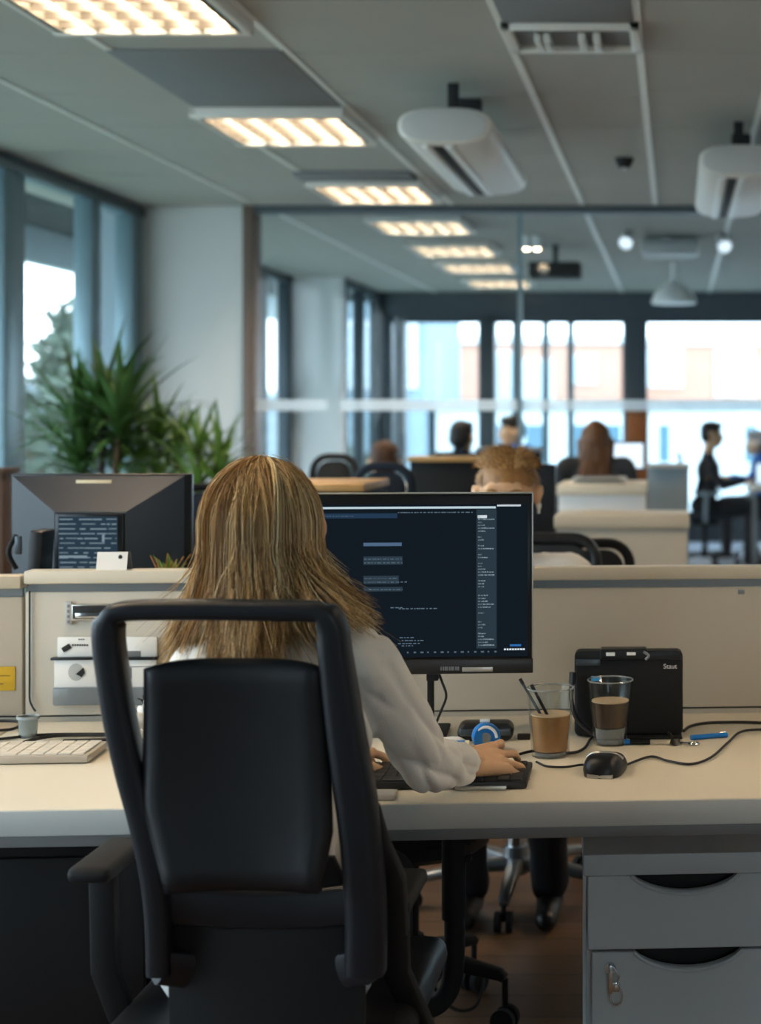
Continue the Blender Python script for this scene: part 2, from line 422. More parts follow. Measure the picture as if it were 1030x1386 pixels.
# ceiling grid: long white tees and faint cross tees
trimn = [0]
def trim(mb, m, label=None):
    trimn[0] += 1
    return struct(mb, 'trim_%d' % trimn[0], m, label)
for x in (-2.64, -2.03, -1.40, -.585, -.13, .36, .95, 1.55, 2.2):
    w = .010 if x < -2.5 or x > .8 else .014
    trim(MB().box(x-w, x+w, YB, YG-.1, CH-.006, CH-.0005), M['tee'])
for x in (-2.6, -.585, .36, 1.5):
    trim(MB().box(x-.016, x+.016, YG+.12, YF, CH-.006, CH-.0005), M['tee'])
for i in range(9):
    y = 3.6+.75*i
    trim(MB().box(XL, XR, y-.004, y+.004, CH-.003, CH-.0004), M['ceil'])

# window wall on the left: posts, head and sill with glass panes, and the deeper bay beyond the divider
def window(n, x, y0, y1, z0, z1, fm, posts, fw=.06, dep=.09, head=.07):
    fr = MB()
    fr.box(x-dep, x, y0, y1, z1-head, z1, .004); fr.box(x-dep, x, y0, y1, z0, z0+.06, .004)
    for (a, b) in posts: fr.box(x-dep-.01, x+.012, a, b, z0, z1, .006)
    o = struct(fr, 'window_%d' % n, fm)
    ys = sorted(posts)
    for i in range(len(ys)-1):
        a, b = ys[i][1], ys[i+1][0]
        if b-a > .05:
            struct(MB().box(x-.05, x-.044, a, b, z0+.06, z1-head), 'pane', M['glass'], parent=o)
    return o
struct(MB().box(XL-.15, XL, -.6, YG, 0, .35), 'wall_left_sill', M['wallw'])
window(1, XL, -.6, YG, .35, CH, M['blueframe'], [(-.6, -.5), (1.2, 1.32), (2.9, 3.02), (4.6, 4.72), (6.3, 6.42), (8.10, 8.36), (9.32, 9.46), (10.02, 10.2)])  # panes nearer than the view extended towards the camera for cool daylight
trim(MB().box(XL-.02, XL+.03, 4.6, YG, CH-.075, CH-.02, .004), M['darkframe'])
# grey pier behind the narrow pane
struct(MB().box(-3.60, XL-.10, 10.06, YG-.001, 0, CH), 'wall_pier', M['bluegrey_fac'])
# second bay
struct(MB().box(XL2-.15, XL2, YG+.16, 15.5, 0, .35), 'wall_left_far_sill', M['wallw'])
window(2, XL2, YG+.16, 15.5, .35, CH, M['darkframe'], [(YG+.16, YG+.3), (12.6, 12.8), (14.3, 14.55), (15.36, 15.5)])
struct(MB().box(XL2-.15, -3.20, 15.5, 15.66, 0, CH), 'wall_far_left', M['wallw'])
struct(MB().box(-3.32, -3.20, 15.66, YF, 0, .2), 'wall_far_nook_sill', M['wallw'])
window(3, -3.20, 15.66, YF, .2, CH, M['darkframe'], [(15.66, 15.76), (16.5, 16.6), (17.4, 17.5)])

# glazed divider at YG with head rail, jamb, mullion and frosted band
fr = MB()
fr.box(XD-.04, XD+.03, YG-.03, YG+.17, 0, CH, .006)
dv = struct(fr, 'wall_divider', M['jamb'])
hd = MB(); hd.box(XD+.03, XR, YG-.02, YG+.10, 2.655, CH, .004); hd.box(XD+.03, XR, YG, YG+.08, 0, .08, .004)
struct(hd, 'head_rail', M['darkframe'], parent=dv)
XM = XP(703, YG)
struct(MB().box(XM-.014, XM+.014, YG+.02, YG+.06, .08, 2.655), 'mullion', M['blueframe'], parent=dv)
struct(MB().box(XD+.03, XM-.014, YG+.036, YG+.044, .08, 2.655), 'glass_panel', M['glass2'], parent=dv)
struct(MB().box(XM+.014, XR, YG+.036, YG+.044, .08, 2.655), 'glass_panel', M['glass2'], parent=dv)
zb0, zb1 = ZP(556, YG), ZP(541, YG)
struct(MB().box(XD+.03, XP(441, YG), YG+.030, YG+.0345, zb0, zb1), 'frosted_band', M['frost'], parent=dv)
struct(MB().box(XP(460, YG), XM-.014, YG+.030, YG+.0345, zb0, zb1), 'frosted_band', M['frost'], parent=dv)
struct(MB().box(XM+.014, XR, YG+.030, YG+.0345, zb0, zb1), 'frosted_band', M['frost'], parent=dv)

# far facade at YF: header, posts, low sill, panes
fz = 2.42
fr = MB()
fr.box(-3.3, XR, YF, YF+.18, fz, CH)
fr.box(-3.3, XR, YF, YF+.18, 0, .18)
struct(fr, 'wall_far', M['darkframe'])
posts = [(-3.2, -3.08), (XP(534, YF), XP(548, YF)), (XP(648, YF), XP(670, YF)), (XP(843, YF), XP(876, YF)), (1.55, 1.8), (3.4, XR)]
fr = MB()
for a, b in posts: fr.box(a, b, YF-.04, YF+.18, .18, fz, .006)
fr.box(-3.08, XR, YF+.03, YF+.13, .18, .26); fr.box(-3.08, XR, YF+.03, YF+.13, fz-.05, fz)
o = struct(fr, 'window_4', M['darkframe'])
for i in range(len(posts)-1):
    struct(MB().box(posts[i][1], posts[i+1][0], YF+.07, YF+.078, .26, fz-.05), 'pane', M['glass'], parent=o)
fr = MB()
for px in (697, 738, 772):
    x = XP(px, YF); fr.box(x-.035, x+.035, YF+.04, YF+.10, .26, fz-.05)
struct(fr, 'glazing_bar', M['blueframe'], parent=o)

# ------------------------------------------------------------------ outside
struct(MB().box(-60, 60, -20, 120, -8.3, -8), 'ground_outside', M['grassy'])
def canopy():
    mb = MB(); mb.box(-4.75, XL-.16, 4.0, 20, 2.76, 2.9)
    o = struct(mb, 'roof_canopy', M['canopy'])
    struct(MB().box(-4.80, -4.70, 4.0, 20, 2.50, 2.88, .01), 'fascia_board', M['fasciab'], parent=o)
canopy()
def building(name, label, x0, x1, y0, y1, z1, m, wins, grp=None, pm='win_fac'):
    r = thing(name, label, 'building', ((x0+x1)/2, (y0+y1)/2, -8), group=grp)
    MB().box(x0, x1, y0, y1, -8, z1).build('walls', m, r)
    MB().box(x0-.1, x1+.1, y0-.1, y1+.1, z1, z1+.18).build('parapet', M['white_fac'], r)
    for (a, b, c, d) in wins:
        w = MB().box(a-.08, b+.08, y0-.06, y0+.02, c-.08, d+.08).build('window_surround', M['white_fac'], r)
        MB().box(a, b, y0-.08, y0-.05, c, d).build('pane', M[pm], w)
    return r
YO = 40.
def wr(px0, px1, py0, py1, Y): return (XP(px0, Y), XP(px1, Y), ZP(py1, Y), ZP(py0, Y))
building('brick_building', 'peach brick building opposite with blue window, seen between the dark posts', XP(584, YO), XP(838, YO), YO, YO+9, ZP(465, YO), M['brickp'],
         [wr(668, 700, 480, 540, YO), wr(712, 745, 490, 560, YO), wr(776, 803, 485, 515, YO), wr(610, 640, 560, 600, YO)])
building('white_building', 'white rendered building with pale windows, seen through the wide far right window', XP(852, YO), XP(1180, YO), YO+2, YO+10, ZP(467, YO+2), M['brickp'],
         [wr(880, 920, 475, 520, YO+2), wr(972, 1016, 478, 532, YO+2), wr(1040, 1080, 478, 540, YO+2)])
building('office_block', 'blue grey office block filling the far left window', XP(380, 30), XP(574, 30), 30, 35, ZP(390, 30), M['bluegrey_fac'],
         [wr(470, 500, 440, 520, 30), wr(515, 560, 440, 520, 30)])
building('low_pavilion', 'low white pavilion in front of the brick building, below the frosted band', XP(590, 30.5), XP(1160, 30.5), 30.5, 34, ZP(556, 30.5), M['white_fac'], [wr(a, b, 575, 625, 30.5) for a, b in ((668, 682), (712, 742), (775, 800), (815, 840), (892, 906), (1008, 1024))], None, 'win_dark')
building('low_hall', 'low blue grey building beyond the trees, seen through the left window wall', -40, -14, 26, 60, 2.0, M['bluegrey_fac'], [])
def tree(x, y, z0, hgt, rad, label, seed, n=900, upper=True):
    rnd = random.Random(seed)
    r = thing('tree', label, 'tree', (x, y, z0), group='trees outside the windows')
    mb = MB(); mb.tube([(x, y, z0), (x+.1, y, z0+hgt*.5), (x, y+.1, z0+hgt*.95)], [.16, .10, .02], 8)
    for k in range(9):
        a = k*2.4; h = hgt*(.35+.06*k); L = rad*(1-.06*k)
        mb.tube([(x, y, z0+h), (x+math.cos(a)*L*.5, y+math.sin(a)*L*.5, z0+h+.4*L), (x+math.cos(a)*L*.9, y+math.sin(a)*L*.9, z0+h+.9*L)], [.05, .03, .01], 5)
    mb.build('trunk', M['bark'], r)
    lf = MB()
    for k in range(n):
        a = rnd.uniform(0, 2*PI); t = rnd.random(); h = hgt*(.35+.65*t) if not upper else hgt*(.72+.28*t); R = rad*(1-t*.8)*math.sqrt(rnd.random())
        c = V(x+math.cos(a)*R, y+math.sin(a)*R, z0+h+rnd.uniform(-.2, .2)); s = rnd.uniform(.06, .15)
        u = V(rnd.gauss(0, 1), rnd.gauss(0, 1), rnd.gauss(0, 1)).normalized(); w = u.orthogonal().normalized()
        lf.quad(c-u*s, c+w*s*.5, c+u*s, c-w*s*.5)
    lf.build('foliage', M['treeleaf'], r)
tree(XP(105, 20), 20, -8, 10.6, 1.5, 'bushy tree outside the left window, the one nearest the white sky', 1, 1500)
tree(XP(70, 27), 27, -8, 9.2, 1.8, 'shorter tree outside the left window, further left in the pane', 2, 1200)
tree(XP(-25, 24), 24, -8, 8.7, 1.6, 'low tree outside the left window, beside the frame post', 3, 900)
tree(XP(478, 24), 24, -8, 8.8, .9, 'slim green tree outside the far corner window', 4, 600)
tree(XP(606, 38.5), 38.5, -8, 8.6, 1.1, 'small green tree in front of the peach brick building', 5, 600)

# ------------------------------------------------------------------ ceiling fittings
def luminaire(loc, label):
    r = thing('ceiling_light', label, 'ceiling light', loc, group='louvred ceiling lights')
    w, l = .33, .375
    f = MB()
    f.box(-w, w, -l, -l+.035, -.055, 0, .008); f.box(-w, w, l-.035, l, -.055, 0, .008)
    f.box(-w, -w+.03, -l, l, -.05, 0, .008); f.box(w-.03, w, -l, l, -.05, 0, .008)
    f.build('housing', M['acw'], r, W=False)
    MB().box(-w+.02, w-.02, -l+.02, l-.02, -.008, -.002).build('reflector', M['reflector'], r, W=False)
    for i in range(5):
        x = -.23+.115*i
        MB().box(x-.012, x+.012, -l+.05, l-.05, -.012, -.0075, .001).build('lamp_tube', M['tube'], r, W=False)
    lv = MB()
    for i in range(6):
        y = -l+.09+.114*i; lv.box(-w+.03, w-.03, y-.003, y+.003, -.048, -.012)
    for i in range(6):
        x = -.2875+.115*i; lv.box(x-.003, x+.003, -l+.035, l-.035, -.050, -.012)
    lv.build('louvre', M['louvre'], r, W=False)
    return r
LX = -1.73
names = [(5.00, 'nearest louvred ceiling light in view, cut by the top edge'), (7.22, 'louvred ceiling light with a white lip, just past the shade-grey ceiling panel'),
         (9.33, 'louvred ceiling light hanging just before the glazed divider'), (11.0, 'first louvred ceiling light beyond the glazed divider'),
         (12.6, 'second louvred ceiling light beyond the glazed divider'), (14.1, 'third louvred ceiling light beyond the glazed divider'), (15.8, 'last louvred ceiling light, before the far windows')]
L0 = luminaire((LX, names[0][0], CH), names[0][1])
for y, lb in names[1:]: dup(L0, (LX if y > 6 else LX, y, CH), 0, lb)
for y, lb in ((2.6, 'unseen louvred ceiling light added above the seated woman to light the desk'),):  # row continued above the view to light the desk
    dup(L0, (LX, y, CH), 0, lb)
for y, lb in ((2.3, 'unseen louvred ceiling light added over the drawer pedestal side'), (5.0, 'unseen louvred ceiling light in the added row, second along'), (8.0, 'unseen louvred ceiling light in the added row, third along')):  # second row added out of view for its light
    dup(L0, (1.75, y, CH), 0, lb)

single(MB().box(-2.04, -1.41, 5.79, 6.84, CH-.012, CH-.001, .004), 'ceiling_panel', M['panel_grey'], 'large ceiling panel between the two nearest lights, recess shade painted dark grey', 'ceiling panel')  # flat tile whose dark grey paints the shade of a ceiling recess
single(MB().box(-.575, -.14, 4.4, 5.36, CH-.012, CH-.001, .004), 'ceiling_panel', M['panel_grey'], 'ceiling panel in front of the air vent, recess shade painted grey', 'ceiling panel')  # recess shade put into the grey of a flat tile here too
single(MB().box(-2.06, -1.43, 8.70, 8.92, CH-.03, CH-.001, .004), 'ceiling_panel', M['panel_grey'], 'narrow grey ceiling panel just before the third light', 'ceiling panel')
r = thing('air_vent', 'rectangular ceiling air vent with a dark gap and small fins', 'air vent', (-.35, 5.56, CH))
f = MB(); f.box(-.585, -.12, 5.37, 5.40, CH-.03, CH-.001, .004); f.box(-.585, -.12, 5.71, 5.74, CH-.03, CH-.001, .004)
f.box(-.585, -.55, 5.37, 5.74, CH-.03, CH-.001, .004); f.box(-.155, -.12, 5.37, 5.74, CH-.03, CH-.001, .004); f.build('frame', M['acw'], r)
MB().box(-.55, -.155, 5.40, 5.71, CH-.008, CH-.003).build('duct_plate', M['panel_grey'], r)
MB().box(-.53, -.27, 5.405, 5.47, CH-.016, CH-.009).build('dark_gap', M['slot'], r)
for x in (-.47, -.44, -.32, -.27):
    MB().box(x-.012, x+.012, 5.50, 5.68, CH-.04, CH-.009, .004).build('fin', M['acw'], r)

def aircon(x0, x1, y0, y1, label):
    cx, hw = (x0+x1)/2, (x1-x0)/2
    r = thing('air_conditioner', label, 'air conditioner', (cx, (y0+y1)/2, 2.4), group='ceiling air conditioners')
    z0, z1 = 2.42, 2.56
    out = []
    for k in range(24):
        q = 2*PI*(k+.5)/24; c, s = math.cos(q), math.sin(q)
        out.append((cx+hw*math.copysign(abs(c)**.7, c), (z0+z1)/2+(z1-z0)/2*math.copysign(abs(s)**.75, s)))
    MB().prism(out, 'y', y0, y1, .018, 3).build('body', M['acw'], r)
    out2 = [((x-cx)*.9+cx, (z-(z0+z1)/2)*.86+(z0+z1)/2) for x, z in out]
    MB().prism(out2, 'y', y0-.006, y0+.01, .004, 2).build('end_cap', M['fascia'], r)
    MB().box(cx-hw*.30, cx-hw*.08, y0+.06, y1-.04, z0-.004, z0+.02, .002).build('outlet_slot', M['slot'], r)
    MB().box(cx-hw*.52, cx-hw*.36, y0+.05, y1-.04, z0-.008, z0+.014, .004).build('flap', M['lampw'], r)
    MB().box(cx-hw*.02, cx+hw*.14, y0+.05, y1-.04, z0-.008, z0+.014, .004).build('flap', M['lampw'], r)
    for y in (y0+.25, y1-.25):
        MB().box(cx-hw*.12, cx+hw*.12, y-.012, y+.012, z1-.02, CH-.001, .003).build('bracket', M['slot'], r)
    MB().box(cx-.02, cx+.07, y0+.55, y0+.62, z1-.02, CH-.001, .003).build('hanger', M['slot'], r)
    return r
aircon(-1.06, -.70, 6.15, 7.62, 'white rounded air conditioner hung under the ceiling beside the lights')
aircon(.10, .46, 7.0, 8.5, 'white rounded air conditioner at the right edge, seen end on')

c = P(845, 214, 8.28); c.z = CH
r = thing('smoke_detector', 'small dark round detector on the ceiling before the glazed divider', 'smoke detector', c)
MB().lathe([(.0, -.05), (.03, -.05), (.045, -.02), (.05, -.001)], c, 20).build('sensor_body', M['slot'], r)
MB().lathe([(.0, -.058), (.012, -.058), (.012, -.05)], c, 12).build('sensor_tip', M['acw'], r)
# ------------------------------------------------------------------ the near workstation (its line runs 4 degrees off the picture plane)
A = math.radians(4)
O = V(-.5, 2.73, 0)
def D(u, v, z=0): return V(O.x+u*math.cos(A)-v*math.sin(A), O.y+u*math.sin(A)+v*math.cos(A), z)
DT = .74
def DK(px, py):
    """point on the desk top seen at a pixel"""
    Y = (H-DT)*F/(py-CY); return V(XP(px, Y), Y, DT)

def worktop(name_label, u0, u1, v0, v1, legs, back=False):
    r = thing('desk', name_label, 'desk', D((u0+u1)/2, (v0+v1)/2), A)
    c = (u0+u1)/2; w = (u1-u0)/2; d = (v1-v0)/2
    MB().box(-w, w, -d, d, .706, .74, .003).build('tabletop', M['white_lam'], r, W=False)
    s = -1 if not back else 1
    MB().box(-w, w, s*d-.004, s*d+.004, .696, .7385, .002).build('edge_band', M['fascia'], r, W=False)
    MB().box(-w+.02, w-.02, s*d-s*.03-.012, s*d-s*.03+.012, .672, .706, .002).build('frame_rail', M['rail'], r, W=False)
    for (lu, lv, kind) in legs:
        x, y = lu-c, lv-(v0+v1)/2
        if kind == 'post':
            MB().box(x-.03, x+.03, y-.03, y+.03, 0, .706, .004).build('leg', M['steelgrey'], r, W=False)
        else:   # black tube with a bent foot
            g = MB(); g.tube([(x, y, .706), (x, y, .42)], .0235, 14); g.tube(spline([(x, y, .5), (x, y, .33), (x-.02, y, .265), (x-.07, y, .245), (x-.2, y, .24)], 8), .020, 14)
            g.tube([(x-.2, y, .25), (x-.2, y, .0)], .02, 12); g.box(x-.235, x-.165, y-.2, y+.2, 0, .02, .006)
            for k in range(3): g.box(x+.018, x+.034, y-.012, y+.012, .60-.035*k, .612-.035*k, .002)
            g.build('leg', M['blackm'], r, W=False)
    return r
worktop('long cream desk where the blonde woman works', -.838, 1.05, 0, .782, [(.098, .40, 'tube'), (.99, .70, 'post'), (-.80, .70, 'post')])
worktop('neighbouring cream desk end at the left edge, holding the pale keyboard cable', -1.95, -.842, 0, .782, [(-1.9, .1, 'post'), (-1.9, .7, 'post')])
worktop('cream desk on the far side of the screen, where the sandy-haired man sits', -.838, 1.05, .83, 1.62, [(.99, 1.55, 'post'), (-.78, 1.55, 'post')], True)
worktop('cream desk on the far side carrying the monitor turned away', -1.95, -.842, .83, 1.62, [(-1.9, 1.55, 'post'), (-1.9, .9, 'post')], True)

def screen(label, u0, u1, z1, hook=None):
    r = thing('desk_screen', label, 'desk partition', D((u0+u1)/2, .80), A)
    w = (u1-u0)/2
    MB().box(-w, w, -.014, .014, .752, z1-.046, .003).build('panel', M['cream'], r, W=False)
    MB().box(-w+.002, w-.002, -.008, .008, z1-.048, z1-.026).build('groove_rail', M['rail'], r, W=False)
    MB().box(-w, w, -.026, .026, z1-.028, z1, .004).build('cap', M['capw'], r, W=False)
    MB().box(-w, w, -.006, .006, .748, .754).build('shadow_gap', M['slot'], r, W=False)
    MB().box(-w, w, -.010, .010, .66, .7485).build('lower_rail', M['cream'], r, W=False)
    if hook:
        x = hook-(u0+u1)/2
        MB().box(x-.007, x+.007, -.018, -.013, z1-.062, z1-.052, .001).build('stud', M['rail'], r, W=False)
    return r
screen('long cream desk partition behind the big monitor and glasses', -.836, 1.05, 1.062, .70)
screen('short cream desk partition at the left edge with the yellow note', -1.95, -.842, 1.052)

# drawer pedestal
def pedestal():
    u0, u1, v0, v1 = .345, .785, .17, .70
    r = thing('drawer_pedestal', 'light grey steel drawer pedestal under the right of the desk', 'drawer unit', D((u0+u1)/2, (v0+v1)/2), A)
    w, d = (u1-u0)/2, (v1-v0)/2
    MB().box(-w, w, -d-.012, d, .565, .604, .004).build('top', M['ped'], r, W=False)
    b = MB(); b.box(-w+.006, -w+.022, -d+.02, d, .03, .565); b.box(w-.022, w-.006, -d+.02, d, .03, .565); b.box(-w+.022, w-.022, d-.015, d, .03, .565); b.box(-w+.006, w-.006, -d+.02, d, .03, .05)
    b.build('carcass', M['ped'], r, W=False)
    MB().box(-w+.022, w-.022, -d+.035, -d+.045, .05, .565).build('inner_face', M['pedin'], r, W=False)
    def front(nm, z0, z1, dx, cx):
        hw, dp = .098, .031
        pts = [(-w+dx, z0), (w-dx, z0), (w-dx, z1), (cx+hw, z1)]
        for k in range(1, 16):
            t = k/16; pts.append((cx+hw-2*hw*t, z1-dp*(4*t*(1-t))**.8))
        pts += [(cx-hw, z1), (-w+dx, z1)]
        o = MB().prism(pts, 'y', -d, -d+.018, .002, 1).build(nm, M['ped'], r, W=False)
        rim = MB(); arc = [(cx+hw-2*hw*t, -d-.001, z1-.002-(dp+.003)*(4*t*(1-t))**.8) for t in [k/20 for k in range(21)]]
        rim.tube(arc, .004, 6); rim.build('scoop_rim', M['ped'], o, W=False)
        return o
    front('drawer', .428, .563, .008, .0-.035)
    dr = front('drawer', .20, .424, .016, .005-.035)
    front('drawer', .05, .196, .016, .005-.035)
    x, z = -w+.055, .385
    k = MB(); k.lathe([(.0, 0), (.010, 0), (.010, .006), (.0, .006)], n=16, M=Matrix.Translation((x-.006, -d-.001, z+.012)) @ Matrix.Rotation(PI/2, 4, 'X'))
    k.box(x-.010, x-.002, -d-.020, -d-.008, z-.030, z+.022, .002); k.box(x-.006, x+.010, -d-.016, -d-.011, z-.028, z-.010, .002)
    k.build('lock', M['chrome'], dr, W=False)
    g = MB(); g.tube([(x+.004+.011*math.cos(q), -d-.014, z-.036+.017*math.sin(q)) for q in [2*PI*i/24 for i in range(25)]], .0018, 6)
    g.tube([(x-.002, -d-.014, z+.018), (x+.010, -d-.016, z+.0), (x+.004, -d-.014, z-.02)], .0018, 6)
    g.build('key_ring', M['chrome'], dr, W=False)
pedestal()
r = thing('shade_box', 'added black box for the shade under the desk, left of the chair', 'cabinet', D(-.72, .41), A)  # black box added where the space under the desk is only shade
MB().box(-.32, .30, -.25, .22, .02, .64, .006).build('body', M['blackm'], r, W=False)
MB().box(-.315, .295, -.265, -.2505, .04, .62, .004).build('door', M['black'], r, W=False)
MB().box(-.33, .31, -.255, .225, 0, .02).build('plinth', M['blackm'], r, W=False)

# cable tray under the desk
r = thing('cable_tray', 'grey metal cable tray hung under the desk', 'cable tray', D(.0, .43, .60), A)
MB().box(-.13, .055, -.05, .05, .628, .705, .003, M=Matrix.Translation((0, 0, -.60))).build('tray', M['rail'], r, W=False)
g = MB()
for k in range(3): g.tube(spline([(-.1+.02*k, -.03, .03), (-.09+.02*k, -.04, -.06), (-.05+.015*k, -.02, -.12), (-.02+.01*k, 0, -.16)], 6), .004, 6)
g.build('loose_cable', M['cable'], r, W=False)

# ------------------------------------------------------------------ monitors
def front_monitor():
    Y = 3.25; px0 = 581
    r = thing('monitor', 'large dark-screened monitor of code in front of the blonde woman', 'monitor', (XP(px0, Y), Y, DT), A)
    def x(px): return (px-px0)*Y/F
    def z(py): return ZP(py, Y)-DT
    L, R_ = x(318), x(720)
    MB().box(L, R_, -.012, .012, z(910), z(668), .005).build('shell', M['bezel'], r, W=False)
    MB().box(L+.05, R_-.05, .010, .05, z(880), z(700), .02, 3).build('rear_housing', M['monback'], r, W=False)
    e = MB(); e.box(L, R_, -.0135, .010, z(668)-.0005, z(668)+.0022, .001); e.box(R_-.0006, R_+.0016, -.0135, .010, z(908), z(668), .0007)
    e.build('edge_trim', M['silver'], r, W=False)
    ch = MB().box(L, R_+.0015, -.0155, .0, z(911), z(891), .002).build('chin', M['chin'], r, W=False)
    lb = MB().box(x(626), x(667), -.0175, -.0150, z(908), z(902), .0008).build('label_strip', M['silver'], ch, W=False)
    mk = MB()
    for k in range(9): mk.box(x(597+2.8*k), x(598.4+2.8*k+(k % 3)*.5), -.0165, -.0150, z(906), z(901))
    mk.build('button_marks', M['rail'], ch, W=False)
    sc = MB().box(L+.008, R_-.009, -.0135, -.0115, z(888), z(682)).build('screen', emit_mat('screen_glow', '#141c24', .45), r, W=False)
    def ui(nm, items, col, s):
        mb = MB()
        for (a, b, c, d) in items: mb.box(x(a), x(b), -.0142, -.0134, z(d), z(c))
        return mb.build(nm, emit_mat(nm+'_glow', col, s*.5), sc, W=False)
    ui('side_panel', [(645, 672, 689, 877)], '#2a3842', 1.0)
    ui('menu_bar', [(326, 671, 685.2, 688)], '#b9cdd6', 1.0)
    ui('toolbar', [(326, 539, 694, 700.5)], '#22384f', 1.0)
    ui('code_block', [(494, 545, 733.5, 738)], '#4d6580', 1.0)
    ui('dim_block', [(494, 546, 752, 763), (494, 541, 778, 789), (494, 546, 793, 799)], '#2c3a45', 1.0)
    rnd = random.Random(3); it = []; dm = []
    def words(a, b, y, h=1.6, lst=it, gap=1.6):
        p = a
        while p < b:
            w = rnd.uniform(1.2, 5.5); lst.append((p, min(b, p+w), y, y+h)); p += w+rnd.uniform(.6, gap)
    def words2(*a, **k):
        words(*a, **k)
    y = 703
    for k in range(44):
        y = 702+k*3.95
        if k in (5, 8, 11, 14, 20, 24, 25, 31, 33, 34, 38): continue
        b = 648+rnd.choice([4, 5, 7, 9, 12, 16, 20])
        if k in (0, 3, 19, 29, 43): b = 669
        l2 = []
        p = 647.2
        while p < b:
            w = rnd.uniform(1., 4.); l2.append((p, min(b, p+w), y+rnd.uniform(-.3, .3), y+1.5)); p += w+rnd.uniform(.4, 1.1)
        it += l2
    it2 = [(646.5, 659, 697, 701)]
    for k in range(16): it2.append((673+2*k, 674.4+2*k, 682.8, 685.2))
    for k in range(8): it2.append((682+3.6*k, 684.6+3.6*k, 877.5, 879.6))
    ui('heading_text', it2, '#e3eef5', 1.0)
    ui('list_text', [q[:2]+(q[2], q[3]) for q in it if len(q) == 4], '#8fa2ad', 1.0)
    dl = []
    for (a, b, yy) in ((541, 593, 822), (530, 546, 820.5), (542, 562, 861), (545, 574, 865), (540, 569, 869), (545, 560, 872), (495, 545, 755), (495, 546, 760), (495, 540, 781), (495, 552, 786), (495, 546, 796),
                       (440, 482, 697), (540, 640, 692.5), (340, 430, 692)):
        p = a
        while p < b:
            w = rnd.uniform(1.5, 6); dl.append((p, min(b, p+w), yy, yy+1.1)); p += w+rnd.uniform(.7, 2.4)
    ui('code_lettering', dl, '#5d7180', 1.0)
    ui('taskbar_mark', [(690, 705, 872, 874.5)], '#2f6cae', 1.0)
    dl = []
    for k in range(14): dl.append((552+9*k, 554+9*k+(k % 3), 880.5, 882.5))
    ui('taskbar_icons', dl, '#566673', 1.0)
    g = MB(); g.box(x(577), x(586), .02, .035, .004, z(880), .002); g.box(x(560), x(603), -.0, .15, 0, .008, .003); g.box(x(577), x(593), .0, .03, z(922), z(912), .002)
    g.build('stand', M['blackm'], r, W=False)
    c = MB(); c.tube(spline([(x(592), .02, z(911)), (x(597), .02, z(925)), (x(603), .015, z(944)), (x(597), .0, z(962)), (x(586), -.02, .02), (x(583), -.03, .004), (x(560), -.03, .004)], 8), .0026, 6)
    c.build('monitor_cable', M['cable'], r, W=False)
front_monitor()

def back_monitor():
    Y = 3.93
    r = thing('monitor', 'dark monitor seen from behind with a pale gold tag on its top', 'monitor', (XP(136, Y), Y, DT), 0)
    def x(px): return (px-136)*Y/F
    def z(py): return ZP(py, Y)-DT
    B = 796
    MB().box(x(15), x(259), .0, .022, z(B), z(641), .004).build('front_bezel', M['bezel'], r, W=False)
    # hipped back: outer rectangle rising to an inner plateau
    o = [(x(17), -.002, z(B-2)), (x(250), -.002, z(B-2)), (x(250), -.002, z(644)), (x(17), -.002, z(644))]
    m1 = [(x(84), -.05, z(B-10)), (x(180), -.05, z(B-10)), (x(180), -.05, z(691)), (x(84), -.05, z(691))]
    mb = MB(); mb.add(o+m1, [(0, 1, 5, 4), (1, 2, 6, 5), (2, 3, 7, 6), (3, 0, 4, 7), (4, 5, 6, 7), (3, 2, 1, 0)])
    bk = mb.build('back_shell', M['monback'], r, W=False, angle=12)
    MB().box(x(86), x(178), -.056, -.046, z(B-12), z(693), .004).build('plate_surround', M['bezel'], r, W=False)
    pl = MB().box(x(91), x(170), -.059, -.05, z(B-14), z(697), .002).build('rear_plate', emit_mat('rear_panel_reflection', '#2a3a47', .5), r, W=False)  # glowing plate paints a reflection on the monitor back
    rnd = random.Random(5); t = MB()
    for k in range(11):
        yy = 700+6.4*k; p = 92+rnd.uniform(0, 2)
        while p < 168:
            w = rnd.uniform(4, 22); t.box(x(p), x(min(169, p+w)), -.0602, -.0585, z(yy+rnd.uniform(.9, 1.6)), z(yy)); p += w+rnd.uniform(.5, 9)
    t.box(x(150), x(153), -.0602, -.0585, z(731), z(721)); t.box(x(93), x(130), -.0602, -.0585, z(752), z(749))
    t.build('lit_lines', emit_mat('lit_lines_glow', '#8296a0', .45), pl, W=False)  # reflected screen text painted as glowing lines
    MB().box(x(105), x(153), -.012, -.004, z(655), z(649.5), .001, M=Matrix.Translation((0, 0, 0))).build('tag_strip', M['tagc'], bk, W=False)
    g = MB(); g.box(-.03, .03, -.02, .02, .01, z(B)+.02, .004); g.box(-.11, .11, -.09, .09, 0, .012, .005); g.build('stand', M['blackm'], r, W=False)
back_monitor()
# dock / phone stand beside it
Y = 3.80
c = P(44, 770, Y)
r = thing('desk_phone', 'black upright desk phone standing beside the monitor turned away', 'desk phone', (c.x, Y, DT), 0)
zt = ZP(717, Y)-DT
MB().box(-.02, .012, -.03, .05, .012, zt, .006, M=Matrix.Rotation(.06, 4, 'Y')).build('body', M['black'], r, W=False)
MB().box(-.028, -.012, -.036, -.028, zt-.055, zt-.012, .003).build('port_plate', M['steelgrey'], r, W=False)
MB().box(-.03, .05, -.05, .06, 0, .012, .004).build('base', M['blackm'], r, W=False)
g = MB(); g.tube(spline([(-.03, -.02, zt-.01), (-.044, -.03, zt-.05), (-.03, -.02, zt-.09)], 8), .006, 8); g.build('handset', M['blackm'], r, W=False)

